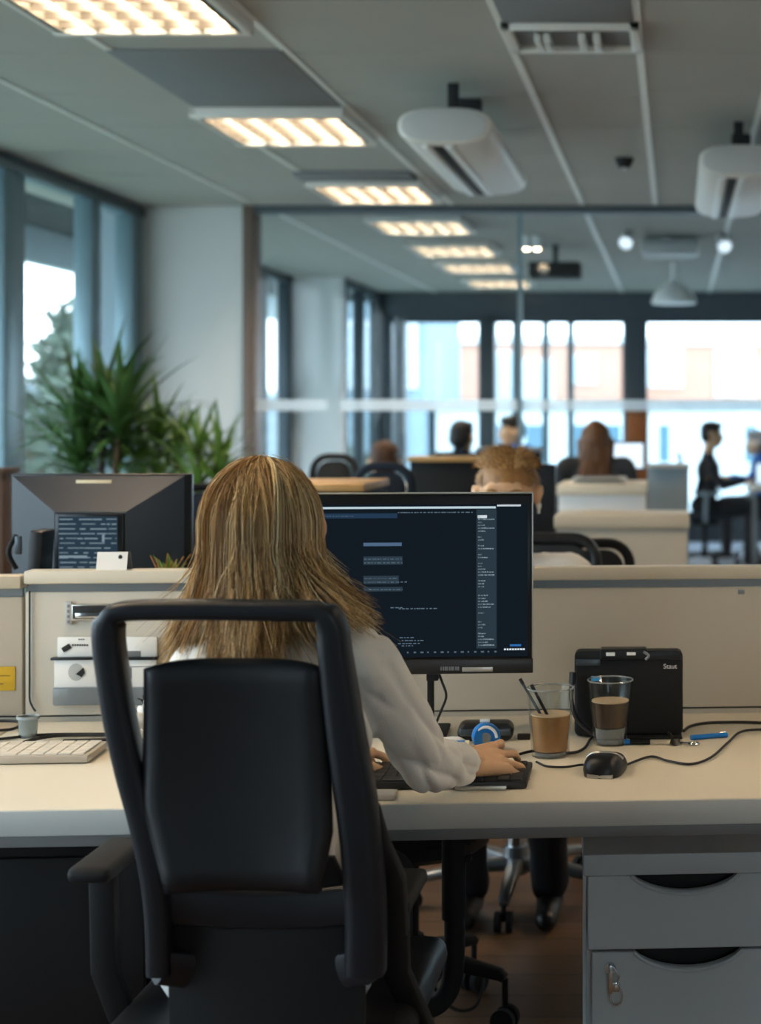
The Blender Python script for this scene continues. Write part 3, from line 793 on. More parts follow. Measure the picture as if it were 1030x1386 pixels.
# folded card on the cap rail, aloe in a tall pot behind it
def on_cap(px, off=0):
    # point on top of the cap under a pixel column
    Y = 3.45; 
    for _ in range(5):
        u = (XP(px, Y)-O.x+.80*math.sin(A))/math.cos(A); Y = D(u, .80+off).y
    return V(XP(px, Y), Y, 1.062)
c = on_cap(154)
r = thing('card', 'small white folded card standing on the partition in front of the dark monitor', 'card', c, A)
MB().prism([(-.016, 0), (-.004, .038), (-.003, .038), (-.015, 0)], 'x', -.033, .031).build('front_leaf', M['paper'], r, W=False)
MB().prism([(.016, 0), (-.003, .038), (-.004, .038), (.015, 0)], 'x', -.033, .036).build('rear_leaf', M['panel_grey'], r, W=False)
MB().ell((.016, -.0080, .027), (.0045, .001, .0055), 10).build('printed_mark', M['ink'], r, W=False)

def blade(mb, base, dirv, L, w, droop, n=7, fold=.25, mi=0, curl=0):
    base = Vector(base); d = Vector(dirv).normalized(); side = d.cross(V(0, 0, 1))
    if side.length < .05: side = V(1, 0, 0)
    side.normalize(); up = side.cross(d).normalized(); vs = []; p = base.copy(); dd = d.copy()
    for i in range(n+1):
        t = i/n; ww = w*(1-t**2.2)*(.55+.45*min(1, t*5))
        vs += [p-side*ww+up*ww*fold, p, p+side*ww+up*ww*fold]
        dd = (dd+V(0, 0, -1)*droop/n*(.4+1.4*t)).normalized(); p = p+dd*L/n
    fs = []
    for i in range(n):
        a = i*3; fs += [(a, a+1, a+4, a+3), (a+1, a+2, a+5, a+4)]
    mb.add(vs, fs, mi)
Y = 3.78
c = P(233, 772, Y)
r = thing('aloe_plant', 'small spiky aloe with orange edged leaves peeping over the partition', 'plant', (c.x, Y, DT), 0)
pz = c.z-.02
MB().lathe([(.001, DT), (.034, DT), (.042, pz-.03), (.046, pz), (.040, pz), (.038, pz-.02), (.001, pz-.02)], (c.x, Y, 0), 22).build('tall_pot', M['pot'], r)
lf = MB(); ed = MB(); rnd = random.Random(2)
for (px, py) in ((204, 752), (212, 756), (218, 762), (227, 749), (233, 758), (240, 757), (249, 753), (259, 750), (253, 762), (225, 763)):
    tip = P(px, py, Y+rnd.uniform(-.02, .03)); b = V(c.x+(px-233)*.00035, Y+rnd.uniform(-.01, .01), pz-.012); d = tip-b
    blade(lf, b, d+V(0, 0, .02), d.length, .0125, .25, 6, .35)
    s = d.cross(V(0, 1, 0)).normalized()
    ed.tube([b+s*.008+V(0, -.004, .0), b.lerp(tip, .5)+s*.006+V(0, -.005, .004), tip+V(0, -.002, 0)], [.0014, .0013, .0008], 5)
lf.build('leaves', M['aloe'], r); ed.build('leaf_edges', M['aloe_edge'], r)

# ------------------------------------------------------------------ things on the partition and the left desk
def scr(px, py, off=.0):
    """point on the near face of the desk screen"""
    Y = 3.45
    for _ in range(6):
        u = (XP(px, Y)-O.x+.784*math.sin(A))/math.cos(A); Y = D(u, .784-off).y
    return V(XP(px, Y), Y, ZP(py, Y))
def scr_box(mb, px0, px1, py0, py1, off0, off1, bev=.002, c=None):
    a, b = scr(px0, py1), scr(px1, py0); w = (b-a).xy.length/2; m = (a+b)/2
    Mx = Matrix.Translation((m.x, m.y, 0)) @ Matrix.Rotation(A, 4, 'Z')
    mb.box(-w, w, -off1, -off0, a.z, b.z, bev, M=Mx); return mb
r = thing('wall_socket', 'pale power socket plate on the partition beside the chair frame', 'socket', scr(108, 830), A)
scr_box(MB(), 89, 98, 814, 845, .0, .006, .001).build('side_plate', M['fascia'], r)
scr_box(MB(), 98, 150, 817, 840, .0, .008, .002).build('faceplate', M['silver'], r)
scr_box(MB(), 100, 146, 819, 837, .008, .0095, .001).build('socket_recess', M['slot'], r)
scr_box(MB(), 104, 146, 828, 836, .0095, .014, .002).build('plug_insert', M['chrome'], r)
mk = MB()
for k in range(4): scr_box(mk, 92, 95.5, 818+7*k, 822+7*k, .006, .0068, .0003)
mk.build('switch_marks', M['panel_grey'], r)

def holder(px0, px1, label, shift=0):
    r = thing('leaflet_holder', label, 'leaflet holder', scr((px0+px1)/2, 953), A, group='leaflet holders on the partition')
    scr_box(MB(), px0-1, px1+1, 928, 953, .0, .022, .004).build('pocket', M['acryl'], r)
    scr_box(MB(), px0, px1, 890, 930, .006, .016, .003).build('lower_sheet', M['paper'], r)
    scr_box(MB(), px0+3, px1, 861, 889, .002, .010, .003).build('upper_sheet', M['paper'], r)
    scr_box(MB(), px0-4, px1+2, 888, 892, .0, .020, .001).build('clip_bar', M['black'], r)
    return r
h = holder(76, 148, 'clear leaflet holder with white cards, left of the chair frame')
t = MB()
for k in range(7): scr_box(t, 99.5+3.2*k, 101.8+3.2*k, 871.0, 873.4, .010, .0106, .0002)
for k in range(3): scr_box(t, 108+3*k, 110+3*k, 863.8, 865.2, .010, .0106, .0002)
t.build('printed_text', M['ink'], h)
q = MB(); a = scr(92, 876); Mx = Matrix.Translation(a) @ Matrix.Rotation(A, 4, 'Z') @ Matrix.Rotation(-.55, 4, 'Y')
q.box(-.0095, .0095, -.0125, -.010, -.0055, .0055, .001, M=Mx); q.build('printed_icon', M['ink'], h)
a = scr(106, 908); Mx = Matrix.Translation(a) @ Matrix.Rotation(A, 4, 'Z')
MB().ell((0, -.0163, 0), (.0165, .0008, .0185), 18, M=Mx).build('grey_disc', M['fascia'], h)
q = MB(); q.prism([(.0, -.004), (.016, .010), (.019, -.002), (.012, -.011), (.006, -.007)], 'y', -.0182, -.0172, M=Mx); q.build('dark_motif', M['ink'], h)
h = holder(166, 214, 'second leaflet holder, seen through the gap of the chair back')
t = MB(); scr_box(t, 170, 192, 880, 888, .0102, .0112, .0002); scr_box(t, 168, 181, 902, 917, .016, .0168, .0002); scr_box(t, 176, 206, 900, 901.5, .016, .0168, .0002); t.build('printed_text', M['panel_grey'], h)
single(scr_box(MB(), -18, 20.5, 902, 935, .0, .0012, .0003), 'sticky_note', M['yellow'], 'yellow sticky note on the short partition at the left edge', 'sticky note')
n = [o for o in COL.objects if o.name == 'sticky_note'][0]
t = MB(); scr_box(t, 0, 14, 914, 915, .0012, .0016, .0001); scr_box(t, 0, 5, 925, 926, .0012, .0016, .0001)
o = t.build('pencil_line', M['ink']); o.data.transform(Matrix.Translation(o.location-n.location)); o.location = (0, 0, 0); o.parent = n
# cable down the seam of the two screens
mb = MB(); pts = [scr(40, y, .004) for y in (800, 840, 880, 920, 945)]+[scr(43, 955, .006), scr(48, 963, .008)]
mb.tube(spline(pts, 5), .0022, 6); single(mb, 'cord', M['cable'], 'thin black cord hanging down the seam between the two partitions', 'cord')
# clear cup
c = DK(38, 998)
r = thing('plastic_cup', 'small clear plastic cup at the foot of the partition seam', 'cup', c, 0)
MB().lathe([(.001, 0), (.017, 0), (.020, .042), (.0185, .042), (.0155, .003), (.001, .003)], c, 22).build('cup_body', mat('clear_cup', '#cfdadb', .12, trans=.75), r)
MB().lathe([(.0195, .038), (.0225, .038), (.0225, .044), (.0195, .044), (.0195, .038)], c, 22).build('rim', mat('cup_rim', '#dde6e6', .15, trans=.5), r)
# desk cables at the left
mb = MB(); mb.tube(spline([DK(-40, 1022)+V(0, 0, .004), DK(0, 1020)+V(0, 0, .004), DK(35, 1008)+V(0, 0, .006), DK(75, 1000)+V(0, 0, .006), DK(130, 999)+V(0, 0, .006), DK(200, 1000)+V(0, 0, .004)], 10), .0035, 8)
single(mb, 'cord', M['cable'], 'black cord lying along the back edge of the pale keyboard', 'cord')
mb = MB(); mb.tube(spline([DK(-40, 1006)+V(0, 0, .004), DK(0, 1003)+V(0, 0, .004), DK(40, 998.5)+V(0, 0, .004), DK(80, 996.5)+V(0, 0, .004), DK(150, 996)+V(0, 0, .004)], 10), .003, 8)
single(mb, 'cord', M['cable'], 'black cord curving in front of the clear plastic cup', 'cord')
mb = MB(); mb.tube(spline([DK(-40, 993)+V(0, 0, .004), DK(0, 991)+V(0, 0, .004), DK(18, 989)+V(0, 0, .004), DK(27, 984)+V(0, 0, .004), DK(20, 978.5)+V(0, 0, .004), DK(-30, 978.5)+V(0, 0, .004)], 10), .003, 8)
single(mb, 'cord', M['cable'], 'looped black cord at the left desk edge beside the cup', 'cord')
# pale keyboard
def keyboard(root, u0, v0, u1, v1, th, cm, km, rows, cols, tilt=0):
    c = MB().box(u0, u1, v0, v1, .002, th, .003).build('case', cm, root, W=False)
    k = MB(); W = (u1-u0-.016)/cols; Dp = (v1-v0-.014)/rows
    for j in range(rows):
        i = 0; off = [0, .25, .4, .6, 0][j % 5]
        for i in range(cols):
            x0 = u0+.008+W*i; y0 = v0+.007+Dp*j
            if j == 0 and 3 <= i <= cols-6:
                if i == 3: k.box(x0+.001, u0+.008+W*(cols-5)-.001, y0+.001, y0+Dp-.001, th-.001, th+.0035, .0012, 1)
                continue
            k.box(x0+.001, x0+W-.001, y0+.001, y0+Dp-.001, th-.001, th+.0035, .0012, 1)
    k.build('keys', km, root, W=False); return c
a, b = DK(119, 1034), DK(-120, 1034)
r = thing('keyboard', 'pale full size keyboard on the desk at the left edge', 'keyboard', a, A)
keyboard(r, -.44, 0, 0, .135, .016, M['kbw'], M['keysw'], 5, 17)
c = DK(118, 1007)
r = thing('pen', 'black pen lying behind the pale keyboard', 'pen', c, .15)
MB().tube([(-.045, 0, .006), (.05, 0, .006)], .005, 10).build('barrel', M['black'], r, W=False)
MB().tube([(-.045, 0, .006), (-.058, 0, .006)], [.0045, .001], 10).build('tip', M['silver'], r, W=False)
MB().box(.01, .05, -.0015, .0015, .011, .0135).build('clip', M['silver'], r, W=False)
# roll of printed cloth / paper
c = DK(182, 1008)
r = thing('paper_roll', 'crumpled roll of printed white paper seen through the chair back gap', 'paper roll', c, 0)
q = MB(); rnd = random.Random(9)
pts = spline([c+V(-.02, -.005, .018), c+V(-.006, .01, .035), c+V(.012, .03, .06), c+V(.03, .05, .085)], 8)
q.tube(pts, [.016+.003*math.sin(i*1.7) for i in range(len(pts))], 14); q.tube([p+V(.02, .004, -.012) for p in pts], [.013+.003*math.sin(i*2.1) for i in range(len(pts))], 12)
q.build('roll', M['paper'], r)
t = MB()
for i in range(26):
    p = pts[rnd.randrange(2, len(pts)-1)]; a = rnd.uniform(PI*.9, PI*1.7); u = V(math.cos(a), math.sin(a)*.8, rnd.uniform(-.3, .5)).normalized()
    e = p+u*.0175; t.tube([e, e+V(rnd.uniform(-.006, .006), -.002, rnd.uniform(-.008, .008)), e+V(rnd.uniform(-.01, .01), -.002, rnd.uniform(-.01, .01))], .0014, 5)
t.build('print_lines', M['ink'], r)
t = MB(); t.ell(c+V(.006, -.012, .008), (.02, .013, .009), 14); t.build('dark_band', M['black'], r)

# ------------------------------------------------------------------ right side of the desk
a = DK(713, 1069)
r = thing('keyboard', 'compact black keyboard under the woman\'s right hand', 'keyboard', a, A*.4)
keyboard(r, -.33, .0, .0, .165, .014, M['keyboard'], M['keys'], 5, 14)
MB().box(-.125, -.035, -.006, .0005, .001, .008, .001).build('front_strip', M['silver'], r, W=False)
a = DK(518, 1084)
r = thing('smartphone', 'pale smartphone lying at the desk edge beside the chair frame', 'smartphone', a+V(0, .02, 0), A)
MB().box(-.06, .02, -.022, .028, .0, .009, .004).build('body', M['kbw'], r, W=False)
MB().box(-.056, .016, -.018, .024, .0085, .0095).build('screen', M['fascia'], r, W=False)

c = DK(818, 1052)
r = thing('computer_mouse', 'black computer mouse with a silver band on the right of the desk', 'computer mouse', c+V(0, .045, 0), math.radians(-8))
def mouse(r, sx, sy, sz, m1, m2, band):
    def shape(x, y):
        return 1
    mb = MB(); n = 20; k = 12; vs = []; fs = []
    for j in range(k+1):
        t = j/k
        for i in range(n):
            q = 2*PI*i/n; e = .62
            x = sx*math.copysign(abs(math.cos(q))**e, math.cos(q)); y = sy*math.copysign(abs(math.sin(q))**e, math.sin(q))
            s = math.cos(t*PI/2)**.45 if t < 1 else 0
            zz = sz*math.sin(t*PI/2)*(1-.22*(y*max(s, 0)/sy))
            vs.append((x*(.93+.07*min(1, t*6))*max(s, .0), y*max(s, .0), zz))
    for j in range(k):
        for i in range(n): fs.append((j*n+i, j*n+(i+1) % n, (j+1)*n+(i+1) % n, (j+1)*n+i))
    fs.append(tuple(range(n))[::-1])
    mb.add(vs, fs); mb.build('shell', m1, r, W=False, angle=60)
    b = MB(); b.tube(spline([(-sx*.86, -.004, sz*.72), (-sx*.6, -.010, sz*.94), (-sx*.3, -.013, sz*1.03), (0, -.014, sz*1.045), (sx*.3, -.013, sz*1.03), (sx*.6, -.010, sz*.94), (sx*.86, -.004, sz*.72)], 6), .0035, 8); b.build('band', band, r, W=False)
    b = MB(); b.prism([(-sx*.62, 0), (sx*.62, 0), (sx*.62, .007), (-sx*.62, .007)], 'y', -sy*1.0, -sy*.86, .002); b.build('rear_plate', m2, r, W=False)
    b = MB()
    for i in range(5): b.box(-.016+.0075*i, -.0115+.0075*i, sy*.42, sy*.47, sz*.66, sz*.80, .001)
    b.build('printed_logo', M['rail'], r, W=False)
mouse(r, .038, .060, .036, M['black'], M['silver'], M['silver'])
mb = MB(); pz = V(0, 0, .004)
mb.tube(spline([c+V(.034, .07, .006), DK(880, 1027)+pz, DK(905, 1033)+pz, DK(935, 1037)+pz, DK(962, 1028)+pz, DK(985, 1008)+pz, DK(1003, 993)+pz, DK(1035, 990)+pz, DK(1080, 991)+pz], 10), .0025, 8)
single(mb, 'cord', M['cable'], 'thin black mouse cord curving to the right edge of the desk', 'cord')
mb = MB(); mb.tube(spline([DK(726, 1034)+pz, DK(740, 1040)+pz, DK(765, 1041)+pz, DK(788, 1038)+V(0, 0, .004), c+V(-.036, .055, .005)], 10), .0022, 8)
single(mb, 'cord', M['cable'], 'thin black cord between the black keyboard and the mouse', 'cord')
mb = MB(); mb.tube(spline([DK(690, 1021)+pz, DK(700, 1024)+pz, DK(725, 1019)+pz, DK(770, 1022)+pz, DK(790, 1016)+pz, DK(800, 1002)+pz, DK(812, 994)+pz, DK(835, 992)+pz], 10), .0028, 8)
single(mb, 'cord', M['cable'], 'black cord passing behind the two tumblers', 'cord')

# black case standing on edge
c = DK(851, 998.5)
r = thing('document_case', 'black plastic case standing on the desk against the partition', 'case', c, A*.5)
Yc = c.y; k = Yc/F
w = 73.5*k; hh = ZP(881, Yc)-DT
TM = Matrix.Rotation(-.05, 4, 'X')
def rr(x0, x1, z0, z1, rad, n=5):
    out = []
    for (cx, cz, a0) in ((x1-rad, z0+rad, -PI/2), (x1-rad, z1-rad, 0), (x0+rad, z1-rad, PI/2), (x0+rad, z0+rad, PI)):
        for i in range(n+1): q = a0+PI/2*i/n; out.append((cx+rad*math.cos(q), cz+rad*math.sin(q)))
    return out
MB().prism(rr(-w, w, .004, hh, .012), 'y', 0, .05, .006, 3, M=TM).build('body', M['blackm'], r, W=False)
MB().prism(rr(-w+.001, w-.001, hh-.0195, hh-.0005, .009), 'y', -.0028, .004, .001, 2, M=TM).build('top_rim', M['black'], r, W=False)
cl = MB().prism(rr(-.058, .038, hh-.018, hh+.003, .004), 'y', -.010, .055, .003, 2, M=TM).build('clasp', M['black'], r, W=False)
t = MB(); t.box(-.046, -.028, -.012, -.0095, hh-.010, hh-.003, .0005, M=TM); t.box(-.004, .014, -.012, -.0095, hh-.009, hh-.003, .0005, M=TM); t.build('clasp_mark', M['paper'], cl, W=False)
MB().box(-w+.003, -.058, -.004, .0, hh-.030, hh-.017, .001, M=TM).build('grey_strip', M['steelgrey'], r, W=False)
MB().tube(spline([(.030, -.010, hh-.002), (.040, -.011, hh-.010), (.034, -.011, hh-.018)], 6), .003, 8, M=TM).build('latch', M['rail'], r, W=False)
MB().box(-w*.6, w*.98, -.02, .07, 0, .005, .002).build('foot', M['blackm'], r, W=False)
MB().box((800-851)*k, (812-851)*k, -.004, .0, ZP(922, Yc)-DT, ZP(915.5, Yc)-DT, .001, M=TM).build('blue_tab', M['bluelt'], r, W=False)
tx = bpy.data.curves.new('t', 'FONT'); tx.body = 'Staut'; tx.size = .0135; tx.extrude = .0003; tx.align_x = 'CENTER'
to = bpy.data.objects.new('t', tx); COL.objects.link(to)
dg = bpy.context.evaluated_depsgraph_get(); dg.update(); tm = bpy.data.meshes.new_from_object(to.evaluated_get(dg)); bpy.data.objects.remove(to)
tm.transform(TM @ Matrix.Translation((w-.026, -.0006, hh-.037)) @ Matrix.Rotation(PI/2, 4, 'X')); tm.name = 'brand_text'
tm.materials.clear(); tm.materials.append(M['paper']); link('brand_text', tm, r, W=False)
tb = MB(); tb.tube(spline([(-w-.004, -.01, .115), (-w-.006, -.012, .08), (-w+.004, -.016, .045), (-w+.03, -.02, .018), (-w+.055, -.03, .006), (-w+.085, -.05, .005)], 8), .0048, 8); tb.tube([(-w-.004, -.01, .112), (-w-.003, -.008, .135)], .007, 8)
tb.build('thick_lead', M['black'], r, W=False)
mb = MB(); mb.tube(spline([DK(925, 992)+V(0, 0, .004), DK(935, 986)+V(0, 0, .005), DK(958, 981)+pz, DK(1000, 980)+pz, DK(1040, 981)+pz, DK(1090, 983)+pz], 10), .0032, 8)
single(mb, 'cord', M['cable'], 'black cord running from the black case to the right edge', 'cord')

def tumbler(px, pyb, rt, rb, h, zl, base_t, liq, label, liq_label, square=False):
    c = DK(px, pyb)
    r = thing('drinking_glass', label, 'glass', c, 0)
    n = 40; th = .0028
    def rad(z): return rb+(rt-rb)*z/h
    MB().lathe([(.0005, 0), (rb-.002, 0), (rb, .002), (rt, h), (rt-th*.5, h+.001), (rt-th, h), (rad(base_t)-th, base_t), (.0005, base_t)], c, n).build('tumbler', M['tumbler'], r, angle=50)
    MB().lathe([(.0005, .003), (rb-.006, .003), (rad(base_t)-.006, base_t-.002), (.0005, base_t-.002)], c, n).build('thick_base', M['base_glass'], r)
    a = rad(base_t)-th-.0016; b = rad(zl)-th-.0016
    MB().lathe([(.0005, base_t+.0008), (a, base_t+.0008), (b, zl), (.0005, zl)], c, n).build('drink', liq, r)
    MB().lathe([(b-.0035, zl), (b-.0002, zl+.0005), (b-.0002, zl+.003), (b-.004, zl+.0015)], c, n).build('foam_ring', M['foam'], r)
    mb = MB(); mb.tube([c+V(rt*.985*math.cos(q), rt*.985*math.sin(q), h) for q in [2*PI*i/40 for i in range(41)]], .0016, 6)
    mb.build('rim', M['base_glass'], r)
    return r, c
tumbler(745, 1023, .0455, .036, .131, .079, .012, M['tea'], 'tumbler of milky tea with stirring sticks, next to the keyboard', '')
tumbler(826, 1007, .0455, .0330, .128, .085, .036, M['cola'], 'taller tumbler of dark brown drink in front of the black case', '')
cc = DK(745, 1023)
def stick(px0, py0, px1, py1, dy0, dy1, label, m):
    a = P(px0, py0, cc.y+dy0); b = P(px1, py1, cc.y+dy1)
    r = thing('stirring_stick', label, 'stirring stick', b, 0)
    MB().tube([b, a], .0030, 8).build('shaft', m, r)
    MB().tube([a, a+(a-b).normalized()*.012], .0036, 8).build('tip', M['black'], r)
stick(708, 926, 742, 985, .015, .0, 'dark stirring stick leaning out over the left of the tea tumbler', M['steelgrey'])
stick(723, 934, 764, 1012, -.0, -.010, 'striped stirring stick leaning to the right inside the tea tumbler', M['blackm'])

# bits between keyboard and partition
c = DK(657, 1004)
r = thing('desk_hub', 'black oval desk device standing behind the blue tape reel', 'desk device', c, A)
MB().prism(rr(-.056, .056, .0, .036, .017), 'y', -.002, .055, .008, 3).build('body', M['black'], r, W=False)
MB().box(-.05, .05, -.005, .0, .012, .026, .002).build('grey_window', M['steelgrey'], r, W=False)
MB().box(-.012, .008, .015, .03, .034, .042, .002).build('top_button', M['lampw'], r, W=False)
c = DK(655, 1016)
r = thing('tape_reel', 'blue round tape reel with a white rim beside the woman\'s hand', 'tape reel', c, A)
MB().lathe([(.001, -.012), (.026, -.012), (.027, -.008), (.027, .008), (.026, .012), (.001, .012)], n=28, M=Matrix.Translation((.004, 0, .0275)) @ Matrix.Rotation(PI/2, 4, 'X') @ Matrix.Rotation(.25, 4, 'Y')).build('reel_body', M['blue'], r, W=False)
MB().tube([(.004+.021*math.cos(q), -.0135, .0275+.021*math.sin(q)) for q in [PI*i/16 for i in range(17)]], .003, 6).build('white_rim', M['paper'], r, W=False)
MB().lathe([(.001, -.014), (.010, -.014), (.010, -.010), (.001, -.010)], n=16, M=Matrix.Translation((.004, 0, .0275)) @ Matrix.Rotation(-PI/2, 4, 'X')).build('hub', M['rail'], r, W=False)
c = DK(621, 1020)
r = thing('blue_cap', 'small blue cylindrical cap lying beside the white sleeve', 'cap', c, A)
MB().tube([(-.014, 0, .013), (.012, 0, .013)], .0125, 16).build('body', M['blue'], r, W=False)
MB().tube([(.012, 0, .013), (.020, 0, .013)], .0128, 16).build('pale_end', M['tagc'], r, W=False)
c = DK(597, 1018)
r = thing('crumpled_tissue', 'white crumpled tissue on the desk behind the sleeve', 'tissue', c, 0)
mb = MB(); mb.ell(c+V(0, .02, .012), (.045, .03, .013), 24)
o = mb.build('tissue_sheet', M['paper'], r)
for v in o.data.vertices:
    v.co += v.normal*noise.noise(v.co*45)*.006
    v.co.z = max(v.co.z, .0005)
c = DK(707, 1001)
r = thing('usb_stick', 'small black stick with a white end left of the tea tumbler', 'usb stick', c, A)
MB().box(-.010, .016, -.006, .006, 0, .012, .002).build('body', M['black'], r, W=False)
MB().box(-.016, -.010, -.005, .005, .002, .009, .001).build('plug', M['silver'], r, W=False)
def pen(px0, py0, px1, py1, m, label, m2):
    a, b = DK(px0, py0), DK(px1, py1); d = (b-a).normalized()
    r = thing('pen', label, 'pen', a, 0)
    z = V(0, 0, .0055)
    MB().tube([a+z, a.lerp(b, .78)+z], .005, 10).build('barrel', m, r)
    MB().tube([a.lerp(b, .78)+z, b+z], .0055, 10).build('pen_cap', m2, r)
    MB().tube([a.lerp(b, .8)+z*2, b-d*.004+z*2], .0012, 6).build('clip', M['silver'], r)
pen(935, 1002, 984, 998, M['blue'], 'bright blue pen lying to the right of the black case', M['blue'])
pen(880, 1008, 845, 1008, M['black'], 'blue capped pen lying in front of the black case, next to the dark drink', M['blue'])
c = DK(914, 1008)
r = thing('binder_clip', 'black clip standing beside the silver key by the case', 'clip', c, .4)
MB().prism([(-.012, 0), (.012, 0), (.004, .012), (-.004, .012)], 'x', -.008, .008, .001).build('clip_body', M['black'], r, W=False)
MB().tube(spline([(-.004, 0, .010), (-.012, -.004, .022), (-.018, -.004, .026)], 6), .0025, 6).build('lever', M['black'], r, W=False)
c = DK(930, 1008)
r = thing('key', 'silver key lying on the desk next to the black clip', 'key', c, -.2)
MB().tube([(.014+.010*math.cos(q), .010*math.sin(q), .003) for q in [2*PI*i/20 for i in range(21)]], .0025, 6).build('bow', M['chrome'], r, W=False)
MB().box(-.026, .006, -.003, .003, .001, .005, .001).build('blade', M['chrome'], r, W=False)
# blue clip on the rim of the case
# ------------------------------------------------------------------ office chairs
def star_base(r, cx, cy, rad, m, zh=.10, n=5, ph=.3, col=(.06, .42)):
    MB().tube([(cx, cy, zh-.03), (cx, cy, zh+.05)], .035, 16).build('hub', m, r, W=False)
    MB().tube([(cx, cy, zh+.02), (cx, cy, col[1])], .024, 14).build('gas_column', M['chrome'] if m is M['alu'] else M['blackm'], r, W=False)
    for k in range(n):
        a = ph+2*PI*k/n; d = V(math.cos(a), math.sin(a), 0); c = V(cx, cy, 0)
        lg = MB().sweep([c+d*.02+V(0, 0, zh), c+d*rad*.5+V(0, 0, zh-.004), c+d*rad*.95+V(0, 0, zh-.022), c+d*rad+V(0, 0, zh-.03)], [(.024, .020), (.021, .017), (.016, .013), (.013, .010)], hint=(0, 0, 1)).build('base_leg', m, r, W=False)
        e = c+d*rad; s = V(-d.y, d.x, 0)
        w = MB()
        for q in (-1, 1):
            w.tube([e+s*q*.008+V(0, 0, .028), e+s*q*.024+V(0, 0, .028)], .028, 18)
        w.tube([e+V(0, 0, .03), e+V(0, 0, zh-.03)], .007, 8)
        w.build('caster', M['blackm'], lg, W=False)
def office_chair(label, loc, rz, m_back, m_frame, m_base, top=1.05, w=.22, group=None):
    """sitter faces local +Y"""
    r = thing('office_chair', label, 'office chair', loc, rz, group)
    MB().box(-.235, .235, -.20, .25, .42, .485, .03, 4).build('seat', m_back, r, W=False)
    z0 = .58
    out = rr(-w, w, z0, top, .07, 6)
    M1 = Matrix.Translation((0, -.24, 0)) @ Matrix.Rotation(.10, 4, 'X') @ Matrix.Translation((0, 0, 0))
    def bend(mb):
        mb.v = [(x, -.215-.16*max(0, z-.75)**1.3+.25*x*x+(y), z) for x, y, z in mb.v]; return mb
    bend(MB().prism(rr(-w+.02, w-.02, z0+.02, top-.02, .06, 6), 'y', -.014, .012, .006, 2)).build('backrest', m_back, r, W=False)
    pts = [(x, 0, z) for x, z in out]; pts = pts+[pts[0], pts[1]]
    bend(MB().sweep(pts, (.016, .02), hint=(0, 1, 0))).build('back_frame', m_frame, r, W=False)
    MB().sweep([(0, -.08, .40), (0, -.22, .42), (0, -.265, .50), (0, -.245, .68)], [(.03, .012)]*4, hint=(0, 1, 0)).build('back_support', m_frame, r, W=False)
    for s in (-1, 1):
        a = MB().box(s*.265-.035, s*.265+.035, -.10, .14, .655, .685, .012, 3).build('armrest', m_frame, r, W=False)
        MB().sweep([(s*.20, .0, .41), (s*.265, .0, .43), (s*.272, .0, .56), (s*.265, .01, .655)], [(.02, .010)]*4, hint=(1, 0, .2)).build('armrest_post', m_frame, a, W=False)
    MB().box(-.12, .12, -.12, .12, .375, .42, .01).build('seat_mechanism', M['blackm'], r, W=False)
    star_base(r, 0, 0, .30, m_base, .105, 5, .3, (.06, .38))
    return r

